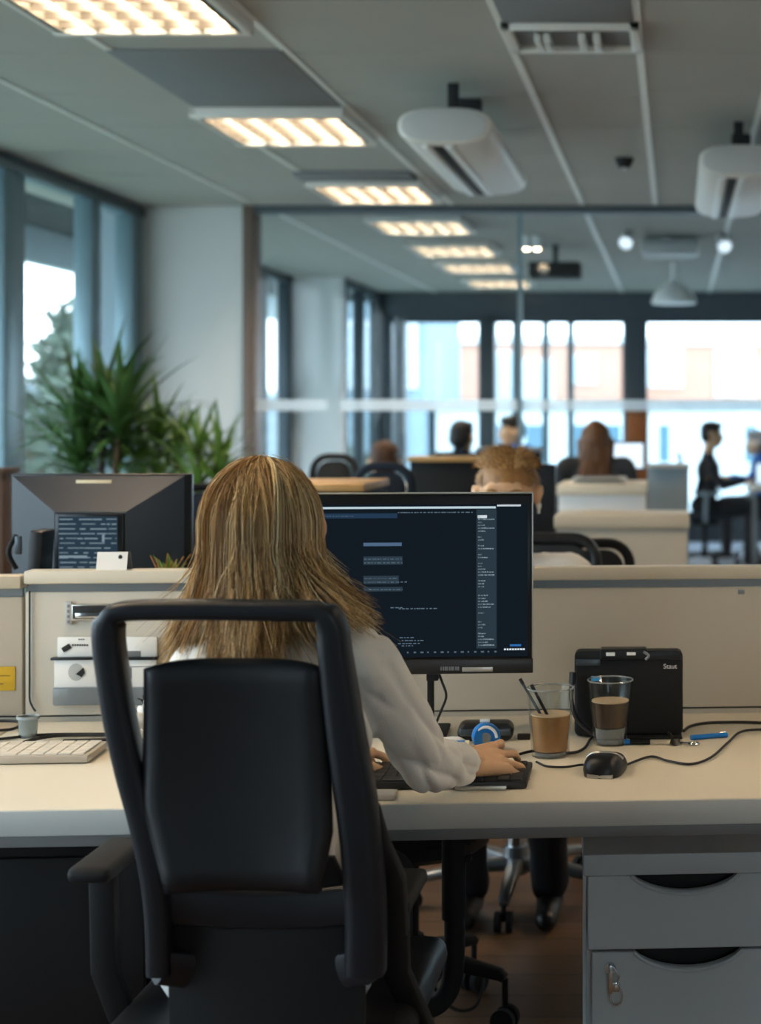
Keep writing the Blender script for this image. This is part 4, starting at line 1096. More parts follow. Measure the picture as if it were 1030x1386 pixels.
# the woman's chair, seen from behind
YC = 2.38
def cp(px, py, dy=0): return P(px, py, YC)+V(0, dy, 0)
def womans_chair():
    r = thing('office_chair', 'black high-backed office chair with an open frame, carrying the blonde woman', 'office chair', (-.64, 2.50, 0), 0)
    left = [(203, 1330), (204, 1260), (200, 1195), (188, 1120), (171, 1045), (157, 970), (150, 910), (146, 865), (150, 838), (168, 827)]
    top = [(230, 825), (300, 825), (370, 826), (420, 827)]
    right = [(440, 832), (450, 850), (453, 885), (459, 940), (466, 1000), (474, 1060), (481, 1120), (486, 1190), (488, 1260), (486, 1330)]
    px = left+top+right
    def dep(y): return -.035*math.sin(max(0, min(1, (1330-y)/500))*PI)*-1
    pts = []
    for i, (x, y) in enumerate(px):
        # the frame bows: lower back pushes forward, sides wrap slightly forward
        pts.append(cp(x, y, .05*max(0, (y-830)/500)))
    dense = spline(pts, 4); N = len(dense); secs = []
    for i in range(N):
        t = i/(N-1)*(len(px)-1)
        if t < 8: a = .0185+.003*min(1, t/4)
        elif t < 14: a = .0150
        else: a = .020+.0105*min(1, (t-14)/5)
        secs.append((a, .026))
    MB().sweep(dense, secs, hint=(0, 1, 0), n=16).build('back_frame', M['chairframe'], r, angle=50)
    # backrest pad: a gently curved cushion
    us = 18; vs_ = 20
    def padpt(u, v, off):
        y = 893+v*(1208-893)
        xl = 197-8*math.sin(v*PI*.6)+max(0, v-.62)*95; xr = 438+14*v-max(0, v-.75)*70
        x = xl+(xr-xl)*u
        e = min(u, 1-u, v*1.1, (1-v)*1.3); soft = (1-min(1, e/.09))**2*.014
        p = cp(x, y, .012+.06*v*(1-v)+.035*(4*u*(1-u)-1)*.5+off*(1)); p.y += soft*(-1 if off > 0 else 1); 
        if v < .06: p.z -= (1-v/.06)**2*.004*(abs(u-.5)*2)**4*3
        return p
    mb = MB(); vv = []; ff = []
    for side, off in ((0, -.018), (1, .022)):
        for j in range(vs_+1):
            for i in range(us+1): vv.append(padpt(i/us, j/vs_, off))
    n1 = (us+1)*(vs_+1)
    for j in range(vs_):
        for i in range(us):
            a = j*(us+1)+i; ff.append((a, a+1, a+us+2, a+us+1)); b = a+n1; ff.append((b, b+us+1, b+us+2, b+1))
    for i in range(us):
        ff.append((i, i+n1, i+1+n1, i+1)); a = vs_*(us+1)+i; ff.append((a, a+1, a+1+n1, a+n1))
    for j in range(vs_):
        a = j*(us+1); ff.append((a, a+us+1, a+us+1+n1, a+n1)); a += us; ff.append((a, a+n1, a+us+1+n1, a+us+1))
    mb.add(vv, ff); mb.build('backrest', M['leather'], r, angle=70)
    # lower back shell joining frame and seat
    sh = MB(); sh.prism([(cp(212, 0).x, .26), (cp(480, 0).x, .26), (cp(484, 0).x, .62), (cp(440, 0).x, .73), (cp(235, 0).x, .73), (cp(208, 0).x, .62)], 'y', YC+.062, YC+.074, .004)
    sh.build('lower_back_shell', M['blackm'], r)
    mb = MB(); mb.sweep([cp(206, 1235, .05), cp(280, 1245, .06), cp(345, 1248, .065), cp(420, 1245, .06), cp(484, 1235, .05)], [(.030, .014)]*5, hint=(0, 1, 0)); mb.build('lumbar_bar', M['chairframe'], r)
    mb = MB(); mb.sweep([cp(203, 1320, .05), cp(260, 1345, .10), cp(345, 1352, .12), cp(430, 1345, .10), cp(486, 1320, .05)], [(.03, .02)]*5, hint=(0, 1, 0)); mb.build('lower_bracket', M['chairframe'], r)
    zs = .47
    MB().box(-.64-.235, -.64+.235, 2.44, 2.90, zs-.06, zs, .03, 4).build('seat', M['leather'], r)
    # armrests
    for s, x in ((-1, XP(134, 2.52)), (1, -.44)):
        z = ZP(1156, 2.52)-(.05 if s > 0 else 0)
        a = MB().box(x-.034, x+.034, 2.47, 2.66, z-.034, z-.008, .012, 3).build('armrest', M['blackm'], r)
        MB().sweep([(-.64+s*.19, 2.60, .41), (-.64+s*.235, 2.58, .42), (x, 2.55, .52), (x, 2.54, z-.02)], [(.022, .014)]*4, hint=(0, 1, 0)).build('armrest_post', M['blackm'], a)
    mb = MB(); mb.sweep([cp(500, 1100, .04), cp(506, 1150, .05), cp(520, 1210, .08), cp(522, 1290, .1)], [(.008, .010), (.014, .014), (.018, .018), (.018, .018)], hint=(0, 1, 0)); mb.build('side_lever', M['blackm'], r)
    MB().box(-.74, -.54, 2.55, 2.78, .36, .412, .01).build('seat_mechanism', M['blackm'], r)
    star_base(r, 0, .16, .31, M['blackm'], .105, 5, .2, (.06, .37))
    return r
womans_chair()

# stool base under the far desk and the far chairs
r = thing('swivel_stool', 'low black swivel stool on a star base under the desks', 'stool', (XP(553, 3.72), 3.72, 0), 0)
MB().lathe([(.001, .40), (.16, .40), (.185, .415), (.19, .44), (.17, .462), (.001, .465)], n=32).build('seat', M['leather'], r, W=False)
MB().lathe([(.001, .10), (.075, .10), (.12, .135), (.10, .16), (.04, .19), (.001, .19)], n=28).build('hub_cover', M['leather'], r, W=False)
star_base(r, 0, 0, .235, M['blackm'], .15, 5, -.25, (.06, .41))
c = r
mb = MB(); q = r.location
mb.tube(spline([(q.x+.02, q.y-.02, .15), (q.x+.10, q.y-.06, .06), (q.x+.155, q.y-.05, .05), (q.x+.175, q.y-.04, .10), (q.x+.168, q.y-.03, .135)], 8), .004, 6)
mb.build('foot_cable', M['cable'], r)

man_chair = office_chair('dark chair on a silver base in which the sandy-haired man sits', (-.46, 4.66, 0), PI, M['meshf'], M['black'], M['alu'], 1.02)
office_chair('empty black mesh chair whose rounded top shows over the cream partition', (-.36, 5.27, 0), .12, M['meshf'], M['blackm'], M['alu'], .992, .19)

# ------------------------------------------------------------------ people
def seated(name_label, loc, rz, top, hair, hair_style='short', lean=0.0, arms='type', head_rot=(0, 0, 0), headz=0.0, voxel=.008, trousers=None, tuck=0):
    r = thing('person', name_label, 'person', loc, rz)
    def tw(p, k=1):
        return V(p[0], p[1]+lean*max(0, p[2]-.5)*k, p[2])
    hc = tw((0, .03, 1.165+headz))
    R = Matrix.Rotation(head_rot[2], 3, 'Z') @ Matrix.Rotation(head_rot[0], 3, 'X')
    torso = [('e', tw((0, 0, .54)), (.165, .125, .13)), ('e', tw((0, .005, .70)), (.14, .10, .15)), ('e', tw((0, .01, .86)), (.165, .11, .16)),
             ('c', tw((-.165, .0, .955)), tw((.165, .0, .955)), .055, .055)]
    neck = [('c', tw((0, -.005, .97)), hc+R @ V(0, -.02, -.05), .056, .050)]
    sh = {}; armb = []; hands = []
    for s in (-1, 1):
        a = tw((s*.185, .0, .945)); 
        if arms == 'type': e = V(s*.225, .14+lean*.15, .735); w = V(s*.13, .36, .775)
        else: e = V(s*.22, .05, .70); w = V(s*.15, .25, .62)
        armb += [('c', a, e, .052, .042), ('c', e, w, .041, .030)]
        f = (w-e).normalized(); f = V(f.x*.3, f.y, 0).normalized()
        hands += hand_blobs(w+f*.01, f, V(0, 0, -1), V(-s, 0, 0), sc=.95)
    legs = []; feet = []
    for s in (-1, 1):
        hp, k, an = V(s*.09, .03, .52), V(s*.115, .42-.05*(tuck > 0), .52), V(s*.11, .40-tuck, .09)
        legs += [('c', hp, k, .088, .062), ('c', k, an, .058, .040)]
        feet += [('c', an+V(0, -.02, -.045), an+V(0, .14, -.058), .038, .030), ('c', an+V(0, 0, 0), an+V(0, 0, -.05), .040, .038)]
    def inset(B, d): return [(b[0], b[1], b[2], b[3]-d, b[4]-d) if b[0] == 'c' else (b[0], b[1], tuple(x-d for x in b[2]))+tuple(b[3:]) for b in B]
    body = organic('body', inset(torso+armb+legs, .009)+neck+hands+head_blobs(hc, R)+inset(feet, .008), voxel, M['skin'], r, W=False, smooth=2)
    cuff = []
    for i, b in enumerate(armb): cuff.append(b if i % 2 == 0 else ('c', b[1], b[1].lerp(b[2], .93), b[3], b[4]+.002))
    organic('shirt', torso+cuff+[('c', tw((0, -.005, .96)), tw((0, .0, 1.005)), .066, .058)], voxel, top, r, W=False, smooth=2, disp=lambda c, n: .005*noise.noise(c*13)+.003*abs(noise.noise(c*30)))
    organic('trousers', [('e', V(0, 0, .545), (.172, .135, .12))]+[('c', b[1], b[2], b[3]+.004, b[4]+.012) for b in legs], voxel, trousers or M['trouser'], r, W=False, smooth=2, disp=lambda c, n: .005*noise.noise(c*12))
    for s in (0, 2): organic('shoe', feet[s:s+2], voxel, M['shoe'], r, W=False, smooth=1)
    def hq(x, y, z): return hc+R @ V(x, y, z)
    ey = MB(); 
    for s in (-1, 1): ey.ell(hq(s*.031, .0745, -.001), (.0125, .0115, .0075), 12)
    eo = ey.build('eyes', M['eye'], r, W=False)
    ey = MB()
    for s in (-1, 1): ey.ell(hq(s*.031, .0835, -.001), (.0052, .0035, .0055), 10)
    ey.build('irises', M['iris'], eo, W=False)
    if hair_style == 'short':
        hb = [('e', hq(0, -.020, .045), (.081, .098, .082), R), ('e', hq(0, -.052, .0), (.078, .066, .082), R), ('e', hq(0, .045, .085), (.060, .045, .030), R)]
        organic('hair', hb, .006, hair, r, W=False, smooth=2, disp=lambda c, n: .007*noise.noise(V(c.x*60, c.y*25, c.z*40)))
    elif hair_style == 'long':
        hb = [('e', hq(0, -.026, .040), (.088, .106, .092), R), ('e', hq(0, -.058, -.06), (.094, .072, .13), R), ('c', hq(-.045, -.085, -.1), hq(-.085, -.145, -.26), .052, .024), ('c', hq(.04, -.085, -.1), hq(.055, -.15, -.23), .050, .022), ('c', hq(-.01, -.095, -.1), hq(-.03, -.16, -.29), .052, .022), ('c', hq(-.078, -.012, .02), hq(-.085, -.05, -.17), .034, .022), ('c', hq(.078, -.012, .02), hq(.082, -.05, -.15), .034, .022)]
        organic('hair', hb, .007, hair, r, W=False, smooth=2, disp=lambda c, n: .008*noise.noise(V(c.x*50, c.y*50, c.z*10)))
    r['_hc'] = 0
    return r, hc, R

# sandy-haired man: tousled strands over a fitted cap of hair
man, hc, R = seated('person with short sandy hair facing the camera, sitting behind the big monitor', (-.46, 4.60, 0), PI, M['shirt'], M['hairman'], 'none', lean=.24, headz=.015, voxel=.006, head_rot=(-.12, 0, 0), tuck=.30)
def tuft_hair(r, hc, R, m, n=2600, seed=4):
    rnd = np.random.RandomState(seed)
    def hq(x, y, z): return hc+R @ V(x, y, z)
    cap = [('e', hq(0, -.018, .036), (.077, .097, .083), R), ('e', hq(0, -.050, .0), (.076, .062, .080), R)]
    h = organic('hair', cap, .006, m, r, W=False, smooth=2)
    vs = []; fs = []
    k = 0
    while k < n:
        d = V(*rnd.normal(size=3)).normalized()
        if d.z < -.15 or (d.y > .55 and d.z < .48) or (d.y > .1 and d.z < .02): continue
        k += 1
        p = V(d.x*.078, -.018+d.y*.098, .036+d.z*.085)
        sweepd = V(.3*np.sign(d.x+.25)+d.x*.3, .35-.3*d.y, .05).normalized()
        if d.y > .15 and d.z >= .35: sweepd = V(.45*np.sign(d.x+.3), -.25, .45).normalized()
        if d.z < .35 : sweepd = V(d.x*.2, -.25, -1).normalized()
        L = rnd.uniform(.018, .036); q = p; dd = (d*.55+sweepd*.8+V(*rnd.normal(size=3))*.22).normalized(); sd = dd.cross(d).normalized()*rnd.uniform(.0010, .0019)
        o = len(vs)
        for j in range(4):
            w = (1-j/3.3)
            vs += [hq(*(q-sd*w)), hq(*(q+sd*w))]
            dd = (dd+sweepd*.22-d*.18).normalized(); q = q+dd*L/3
        for j in range(3): fs.append((o+2*j, o+2*j+1, o+2*j+3, o+2*j+2))
    mb = MB(); mb.add(vs, fs); mb.mi = [int(rnd.rand() < .45) for _ in range(n) for _ in range(3)]; mb.build('hair_tuft', [m, M['hairmanlt']], h, W=False, flip=False)
tuft_hair(man, hc, R, M['hairman'])
g = MB()
for s in (-1, 1): g.tube([hc+R @ V(s*.018, .084, .017), hc+R @ V(s*.032, .084, .023), hc+R @ V(s*.047, .074, .019)], [.0025, .0035, .002], 8)
g.build('eyebrows', M['hairman'], man, W=False)
g = MB(); e = hc+R @ V(-.086, .0, -.035); g.ell(e, (.007, .010, .012), 12); g.tube([e, e+V(0, .004, -.02)], .004, 8)
g.build('earphone', M['lampw'], man, W=False)

# the blonde woman
def woman():
    r = thing('person', 'person with long blonde hair in a white shirt, seen from behind typing', 'person', (-.655, 2.56, 0), 0)
    hc = V(-.672, 2.655, 1.205); R = Matrix.Rotation(.12, 3, 'Z') @ Matrix.Rotation(-.06, 3, 'X')
    shR, elR, wrR = V(-.497, 2.605, .985), V(-.418, 2.695, .812), V(-.372, 2.835, .787)
    shL, elL, wrL = V(-.757, 2.57, .98), V(-.765, 2.70, .815), V(-.60, 2.86, .785)
    torso = [('e', (-.645, 2.575, .55), (.165, .115, .13)), ('e', (-.647, 2.58, .72), (.125, .09, .15)), ('e', (-.642, 2.59, .89), (.145, .095, .16)),
             ('c', V(-.742, 2.575, .98), V(-.515, 2.605, .985), .058, .060), ('c', V(-.71, 2.59, 1.015), V(-.60, 2.60, 1.015), .05, .05)]
    neck = [('c', V(-.66, 2.60, 1.02), V(-.67, 2.645, 1.16), .052, .048)]
    fR = V(.60, .80, -.12).normalized(); nR = V(0, -.25, -1).normalized(); tR = V(-.80, .60, .72).normalized()
    nR = fR.cross(tR).normalized(); nR = nR if nR.z < 0 else -nR
    tR = (tR-fR*tR.dot(fR)).normalized()
    hR = hand_blobs(wrR+fR*.012, fR, nR, tR, curl=(.34, .46, .30), spread=.34, sc=.97, fing=[(-.40, .52, .55, .35), (-.42, .50, .55, .35), (-.30, .42, .50, .30), (.10, .05, .20, .18)])
    fL = V(.15, .98, -.1).normalized(); hL = hand_blobs(wrL+fL*.012, fL, V(0, 0, -1), V(1, 0, 0), curl=(.3, .42, .3), spread=.2)
    arms = [('c', shR, elR, .040, .026), ('c', elR, wrR, .026, .026), ('c', shL, elL, .046, .036), ('c', elL, wrL, .036, .026), ('c', wrR, wrR+fR*.02, .026, .024), ('c', wrL, wrL+fL*.02, .026, .024)]
    legs = []; feet = []
    for s in (-1, 1):
        hp, k, an = V(-.645+s*.09, 2.60, .545), V(-.645+s*.10, 2.99, .53), V(-.645+s*.11, 2.98, .09)
        legs += [('c', hp, k, .080, .056), ('c', k, an, .052, .036)]
        feet += [('c', an+V(0, -.02, -.045), an+V(0, .13, -.06), .034, .027), ('c', an, an+V(0, 0, -.05), .036, .034)]
    organic('body', torso+neck+arms+hR+hL+legs+feet+head_blobs(hc, R), .0023, M['skin'], r, smooth=3)
    # loose cotton shirt
    faR = (wrR-elR).normalized()
    def crease(q, w=2.6): return (1-min(1, abs(noise.noise(q))*w))**2
    def fold(c, n):
        d = .004*noise.noise(c*11+V(3, 1, 0))
        if c.x > -.53:
            # oblique drag folds running down the upper sleeve
            d -= .009*crease(V(c.x*15+c.z*8, c.y*9, c.z*5+c.x*10), 2.2)
            if c.z < .92:   # crumples at the elbow and towards the cuff
                k = min(1, (.92-c.z)/.06)
                q = c-elR; al = q.dot(faR); pe = q-faR*al
                d -= .008*k*crease(V(al*8+pe.z*12, pe.x*20+pe.y*20, pe.z*20+al*5)+V(5, 2, 1), 2.0)
                d += .0025*k*noise.noise(V(al*40, pe.x*14, pe.z*14))
        else:
            d -= .008*crease(V(c.x*12+c.z*4, c.y*8, c.z*6), 2.2)
        return d+.002
    sh = [('e', b[1], tuple(x+.016 for x in b[2])) if b[0] == 'e' else ('c', b[1], b[2], b[3]+.013, b[4]+.013) for b in torso]
    mid = shR.lerp(elR, .55)+V(.006, 0, 0)
    sh += [('c', shR, mid, .059, .053), ('c', mid, elR, .053, .049), ('c', elR, elR.lerp(wrR, .5)+V(0, 0, -.002), .048, .046), ('c', elR.lerp(wrR, .5), elR.lerp(wrR, .86), .045, .041),
           ('c', elR.lerp(wrR, .84), elR.lerp(wrR, 1.0), .038, .036)]
    sh += [('c', shL, elL, .056, .050), ('c', elL, elL.lerp(wrL, .8), .050, .042), ('c', elL.lerp(wrL, .8), elL.lerp(wrL, .98), .037, .035)]
    sh += [('c', V(-.70, 2.60, 1.045), V(-.62, 2.605, 1.045), .038, .038)]
    organic('shirt', sh, .0045, M['shirt'], r, smooth=3, disp=fold)
    organic('trousers', [('e', (-.645, 2.575, .55), (.172, .125, .11))]+[('c', b[1], b[2], b[3]+.008, b[4]+.012) for b in legs], .008, M['trouser'], r, smooth=2)
    for s in (0, 2): organic('shoe', [(b[0], b[1], b[2], b[3]+.006, b[4]+.006) for b in feet[s:s+2]], .006, M['shoe'], r, smooth=1)
    # nails on the visible hand left to the skin; face turned to the screen
    def hq(x, y, z): return hc+R @ V(x, y, z)
    ey = MB()
    for s in (-1, 1): ey.ell(hq(s*.031, .0745, -.001), (.0125, .0115, .0075), 12)
    eo = ey.build('eyes', M['eye'], r)
    ey = MB()
    for s in (-1, 1): ey.ell(hq(s*.031, .0835, -.001), (.0052, .0035, .0055), 10)
    ey.build('irises', M['iris'], eo)
    # ---- hair: an under layer plus many locks of strands
    C = V(-.676, 2.642, 1.212); RX, RY, RZ = .089, .106, .106
    under = [('e', C, (RX-.009, RY-.010, RZ-.010)), ('e', C+V(0, -.045, -.08), (RX-.010, .058, .12)), ('c', C+V(-.045, -.07, -.10), C+V(-.055, -.085, -.17), .024, .018), ('c', C+V(.05, -.065, -.10), C+V(.075, -.06, -.19), .026, .018), ('c', C+V(0, -.075, -.1), C+V(0, -.095, -.18), .034, .026)]
    hu = organic('hair', under, .006, M['hairdkbl'], r, smooth=3)
    rs = np.random.RandomState(11); vs = []; fs = []; LT = []
    def lock(theta, part, layer, zend, flare, nst, wavy):
        ph = rs.uniform(0, 2*PI); fr = rs.uniform(9, 17); amp = wavy*rs.uniform(.5, 1.3)
        twist = rs.uniform(-.12, .12); st = rs.uniform(.02, .5)
        base_tone = rs.choice([0, 0, 0, 1, 1, 2])
        for s in range(nst):
            LT.append(int(base_tone if rs.rand() < .55 else rs.choice([0, 1, 2])))
            dth = rs.normal()*.055; rr_ = layer+rs.normal()*.0018; off = rs.normal()*.0035; ze = zend+rs.normal()*.014; rad = rs.uniform(.0004, .0009)
            th = theta+dth; pts = []
            u0 = V(math.sin(th), -math.cos(th), 0)
            na = 7
            for j in range(na):
                f = st+(PI*.53-st)*j/(na-1)
                tt = th+(part)*(1-j/(na-1))**2
                u = V(math.sin(tt), -math.cos(tt), 0)
                pts.append(C+V((RX+rr_)*math.sin(f)*u.x, (RY+rr_)*math.sin(f)*u.y, (RZ+rr_)*math.cos(f)))
            z0 = pts[-1].z; nb = 10; p0 = pts[-1]
            for j in range(1, nb+1):
                t = j/nb; z = z0+(ze-z0)*t
                w = amp*math.sin(fr*(t*.55)+ph)*t**.7; w2 = amp*.7*math.cos(fr*.8*t*.55+ph)*t**.7
                rad_h = flare*(t**2.1)
                e = V(u0.x, u0.y, 0); side = V(-u0.y, u0.x, 0)
                curl = .012*max(0, t-.8)/.2 if rs is not None else 0
                pts.append(V(p0.x, p0.y, z)+e*(rad_h+off*t+w2*.6)+side*(w+twist*.06*t+off*t*.8)+V(0, 0, 0))
            # keep the lengths behind the shoulders and in front of the chair
            for p in pts: p.y = max(p.y, 2.452)
            o = len(vs); N = len(pts); up = V(.3, .2, 1)
            for j in range(N):
                tg = (pts[min(j+1, N-1)]-pts[max(j-1, 0)]).normalized(); a = tg.cross(u0+V(0, 0, .01)).normalized(); b = tg.cross(a)
                k = rad*(1-.6*(j/(N-1))**3)
                for q in range(3):
                    an = 2*PI*q/3; vs.append(pts[j]+a*k*math.cos(an)+b*k*math.sin(an))
            for j in range(N-1):
                for q in range(3): fs.append((o+j*3+q, o+j*3+(q+1) % 3, o+(j+1)*3+(q+1) % 3, o+(j+1)*3+q))
    NL = 330
    for i in range(NL):
        th = rs.uniform(-2.2, 2.2)
        layer = rs.uniform(-.010, .009)
        a = abs(th)
        if th < -.5: fl = rs.uniform(.012, .036)+.032*min(1, (a-.5)); ze = rs.uniform(.975, 1.05)
        elif th > .5: fl = rs.uniform(.012, .045)+.06*min(1, (a-.5)); ze = rs.uniform(1.01, 1.085)
        else: fl = rs.uniform(.03, .07); ze = rs.uniform(.97, 1.03)
        if a > 1.6: ze = rs.uniform(1.04, 1.13); fl *= .5
        lock(th, rs.uniform(-.35, .35), layer, ze, fl, 18, .009)
    for i in range(34):    # flicked-out ends over the shoulder
        lock(rs.uniform(.80, 1.45), rs.uniform(-.2, .2), .004, rs.uniform(1.045, 1.09), rs.uniform(.07, .125), 12, .010)
    for i in range(60):    # fly-away strands
        lock(rs.uniform(-1.7, 1.7), rs.uniform(-.8, .8), rs.uniform(.004, .014), rs.uniform(1.0, 1.1), rs.uniform(.03, .12), 1, .018)
    mb = MB(); mb.add(vs, fs); nf = (17-1)*3
    tone = []
    for k in range(len(fs)//nf):
        tone += [LT[k]]*nf
    mb.mi = tone
    mb.build('hair_strand', [M['hairbl'], M['hairdkbl'], M['hairltbl']], hu, angle=180, flip=False)
    return r
woman()

# ------------------------------------------------------------------ plants by the window wall
def plant(px, Y, pyt, label, seed, n, L, m, leaf_w, spread, crowns):
    rnd = random.Random(seed); x = XP(px, Y)
    r = thing('potted_plant', label, 'potted plant', (x, Y, 0), 0, 'floor plants by the window wall')
    MB().lathe([(.001, 0), (.13, 0), (.15, .02), (.19, .40), (.195, .42), (.175, .42), (.17, .37), (.001, .37)], (x, Y, 0), 28).build('planter', M['pot'], r)
    MB().lathe([(.001, .371), (.168, .371), (.168, .385), (.001, .39)], (x, Y, 0), 20).build('soil', M['soil'], r)
    st = MB(); lf = MB()
    for (cx, cy, cz) in crowns:
        c = V(XP(cx, Y), Y+cy, cz)
        st.tube(spline([(x+(c.x-x)*.2, Y+cy*.2, .38), (x+(c.x-x)*.6, Y+cy*.7, .38+(cz-.38)*.5), c], 6), .014, 8)
        for k in range(n):
            a = 2.4*k+rnd.uniform(-.3, .3); t = k/n; el = 1.25-1.15*t*spread+rnd.uniform(-.12, .12)
            d = V(math.cos(a)*math.cos(el), math.sin(a)*math.cos(el), math.sin(el))
            blade(lf, c+V(0, 0, -.10*t), d, L*rnd.uniform(.7, 1.15), leaf_w, .30+.75*t, 8, .35)
    st.build('stem', M['bark'], r); lf.build('leaves', m, r, angle=70)
plant(135, 7.9, 460, 'tall dark green sword-leaved plant, the largest one by the window wall', 1, 30, .46, M['leaf'], .026, 1.0, [(140, 0, 1.42), (100, .1, 1.34), (172, -.1, 1.36), (120, -.1, 1.18), (150, .1, 1.2)])
plant(215, 8.3, 520, 'middle bushy green plant between the tall plant and the white wall', 2, 32, .34, M['leaf2'], .019, 1.1, [(215, 0, 1.30), (232, .1, 1.2), (200, -.1, 1.15), (222, -.12, 1.0)])
plant(285, 8.0, 560, 'smallest lighter green plant, nearest the blonde hair', 3, 32, .30, M['leaf2'], .015, 1.25, [(268, 0, 1.22), (290, .1, 1.18), (275, -.1, 1.05), (300, -.05, 1.08)])

# ------------------------------------------------------------------ the office behind
def box_thing(name, label, cat, x0, x1, y0, y1, z0, z1, m, group=None):
    return None
def cabinet(label, px0, px1, Y, pyt, dep, m, mt, top_t=.03):
    x0, x1, zt = XP(px0, Y), XP(px1, Y), ZP(pyt, Y)
    r = thing('cabinet', label, 'cabinet', ((x0+x1)/2, Y+dep/2, 0))
    MB().box(x0-.008, x1+.008, Y-.012, Y+dep+.01, zt-top_t, zt, .004).build('top', mt, r)
    MB().box(x0, x1, Y, Y+dep, .04, zt-top_t, .004).build('body', m, r)
    MB().box(x0+.02, x1-.02, Y+.02, Y+dep-.02, 0, .04).build('plinth', M['rail'], r)
    return r
cabinet('cream cabinet with a pale slab top, in the middle row', 753, 930, 5.85, 698, .35, M['cream'], M['capw'], .045)
cabinet('white cabinet behind the cream one, just in front of the auburn-haired woman', 756, 872, 7.7, 656, .5, M['white_fac'], M['white_lam'], .05)
cabinet('black cabinet with an oak top beyond the blonde woman', 380, 490, 5.3, 655, .45, M['blackm'], M['oak'], .025)
cabinet('small brown cabinet at the left edge, behind the dark monitor', -60, 4, 5.6, 634, .12, M['darkwood'], M['darkwood'], .02)
cabinet('tall brown wooden cabinet standing before the far windows', 848, 877, 16.2, 555, .5, M['brownwood'], M['brownwood'], .02)

def divider(label, px0, px1, Y, pyt, z0, m, mc, t=.04):
    x0, x1, zt = XP(px0, Y), XP(px1, Y), ZP(pyt, Y)
    r = thing('divider_screen', label, 'divider screen', ((x0+x1)/2, Y, 0), group='divider screens')
    MB().box(x0, x1, Y-t/2, Y+t/2, z0, zt-.02, .004).build('panel', m, r)
    MB().box(x0-.004, x1+.004, Y-t/2-.05, Y+t/2+.10, zt-.02, zt, .003).build('cap', mc, r)
    for x in (x0+.04, x1-.04): MB().box(x-.02, x+.02, Y-.10, Y+.10, 0, .02, .004).build('foot', M['rail'], r); 
    for x in (x0+.04, x1-.04): MB().box(x-.015, x+.015, Y-.015, Y+.015, .018, z0+.01).build('upright', M['rail'], r)
    return r
divider('black divider screen with a pale cap, left of the sandy hair', 556, 650, 6.9, 618, .3, M['blackm'], M['oak'])
divider('black divider screen with a grey cap, in front of the man in blue', 646, 733, 8.4, 606, .3, M['blackm'], M['panel_grey'])
divider('pale grey divider screen standing beside the man in the swivel chair', 876, 932, 8.40, 628, .06, M['bluegrey_fac'], M['fascia'])

def simple_monitor(label, x, Y, zc, w, h, rz, lit, z_desk=.74):
    r = thing('monitor', label, 'monitor', (x, Y, z_desk), rz)
    z = zc-z_desk
    MB().box(-w/2, w/2, -.015, .015, z-h/2, z+h/2, .006).build('shell', M['bezel'], r, W=False)
    MB().box(-w/2+.012, w/2-.012, -.0175, -.014, z-h/2+.015, z+h/2-.012).build('screen', M['scr_white'] if lit else M['chairframe'], r, W=False)
    g = MB(); g.box(-.025, .025, .0, .03, .01, z, .003); g.box(-.10, .10, -.08, .10, 0, .012, .004); g.build('stand', M['blackm'], r, W=False)
    return r
def table(label, x0, x1, y0, y1, m):
    r = thing('desk', label, 'desk', ((x0+x1)/2, (y0+y1)/2, 0), group='desks in the office behind')
    MB().box(x0, x1, y0, y1, .705, .74, .004).build('tabletop', m, r)
    for x in (x0+.05, x1-.05):
        for y in (y0+.05, y1-.05): MB().box(x-.02, x+.02, y-.02, y+.02, 0, .706, .003).build('leg', M['rail'], r)
    return r
table('cream desk in the middle row, carrying the tall black monitor', -.80, -.40, 6.3, 6.9, M['white_lam'])
simple_monitor('black upright monitor seen behind the sandy-haired man', XP(716, 6.5), 6.5, (ZP(628, 6.5)+ZP(735, 6.5))/2, .215, ZP(628, 6.5)-ZP(735, 6.5), 0, False)
# auburn-haired woman and her desk
Yw = 8.75; xw = XP(806, Yw)
seated('person with long auburn hair and a dark grey top, seen from behind', (xw, Yw, 0), 0, M['greytop'], M['hairau'], 'long', lean=.05, headz=-.115, voxel=.010, arms='type')[0].scale = (.93, 1.05, 1.15)
office_chair('dark office chair carrying the auburn-haired woman', (xw, Yw-.02, 0), 0, M['meshf'], M['steelgrey'], M['alu'], .90)
table('desk of the auburn-haired woman, with the glowing monitor', xw-.7, xw+.42, Yw+.36, Yw+1.05, M['white_lam'])
simple_monitor('glowing white monitor to the right of the auburn hair', XP(846, 9.45), 9.45, ZP(617, 9.45), .23, .17, .1, True)
r = thing('printer', 'low grey printer on the white cabinet before the auburn-haired woman', 'printer', (XP(812, 7.92), 7.92, ZP(656, 7.7)))
MB().box(-.13, .13, -.12, .12, 0, .028, .008).build('body', M['fascia'], r, W=False)
MB().box(-.11, .11, -.128, -.118, .012, .022, .002).build('paper_slot', M['slot'], r, W=False)
MB().box(-.09, .09, -.10, .02, .025, .032, .003).build('lid', M['panel_grey'], r, W=False)
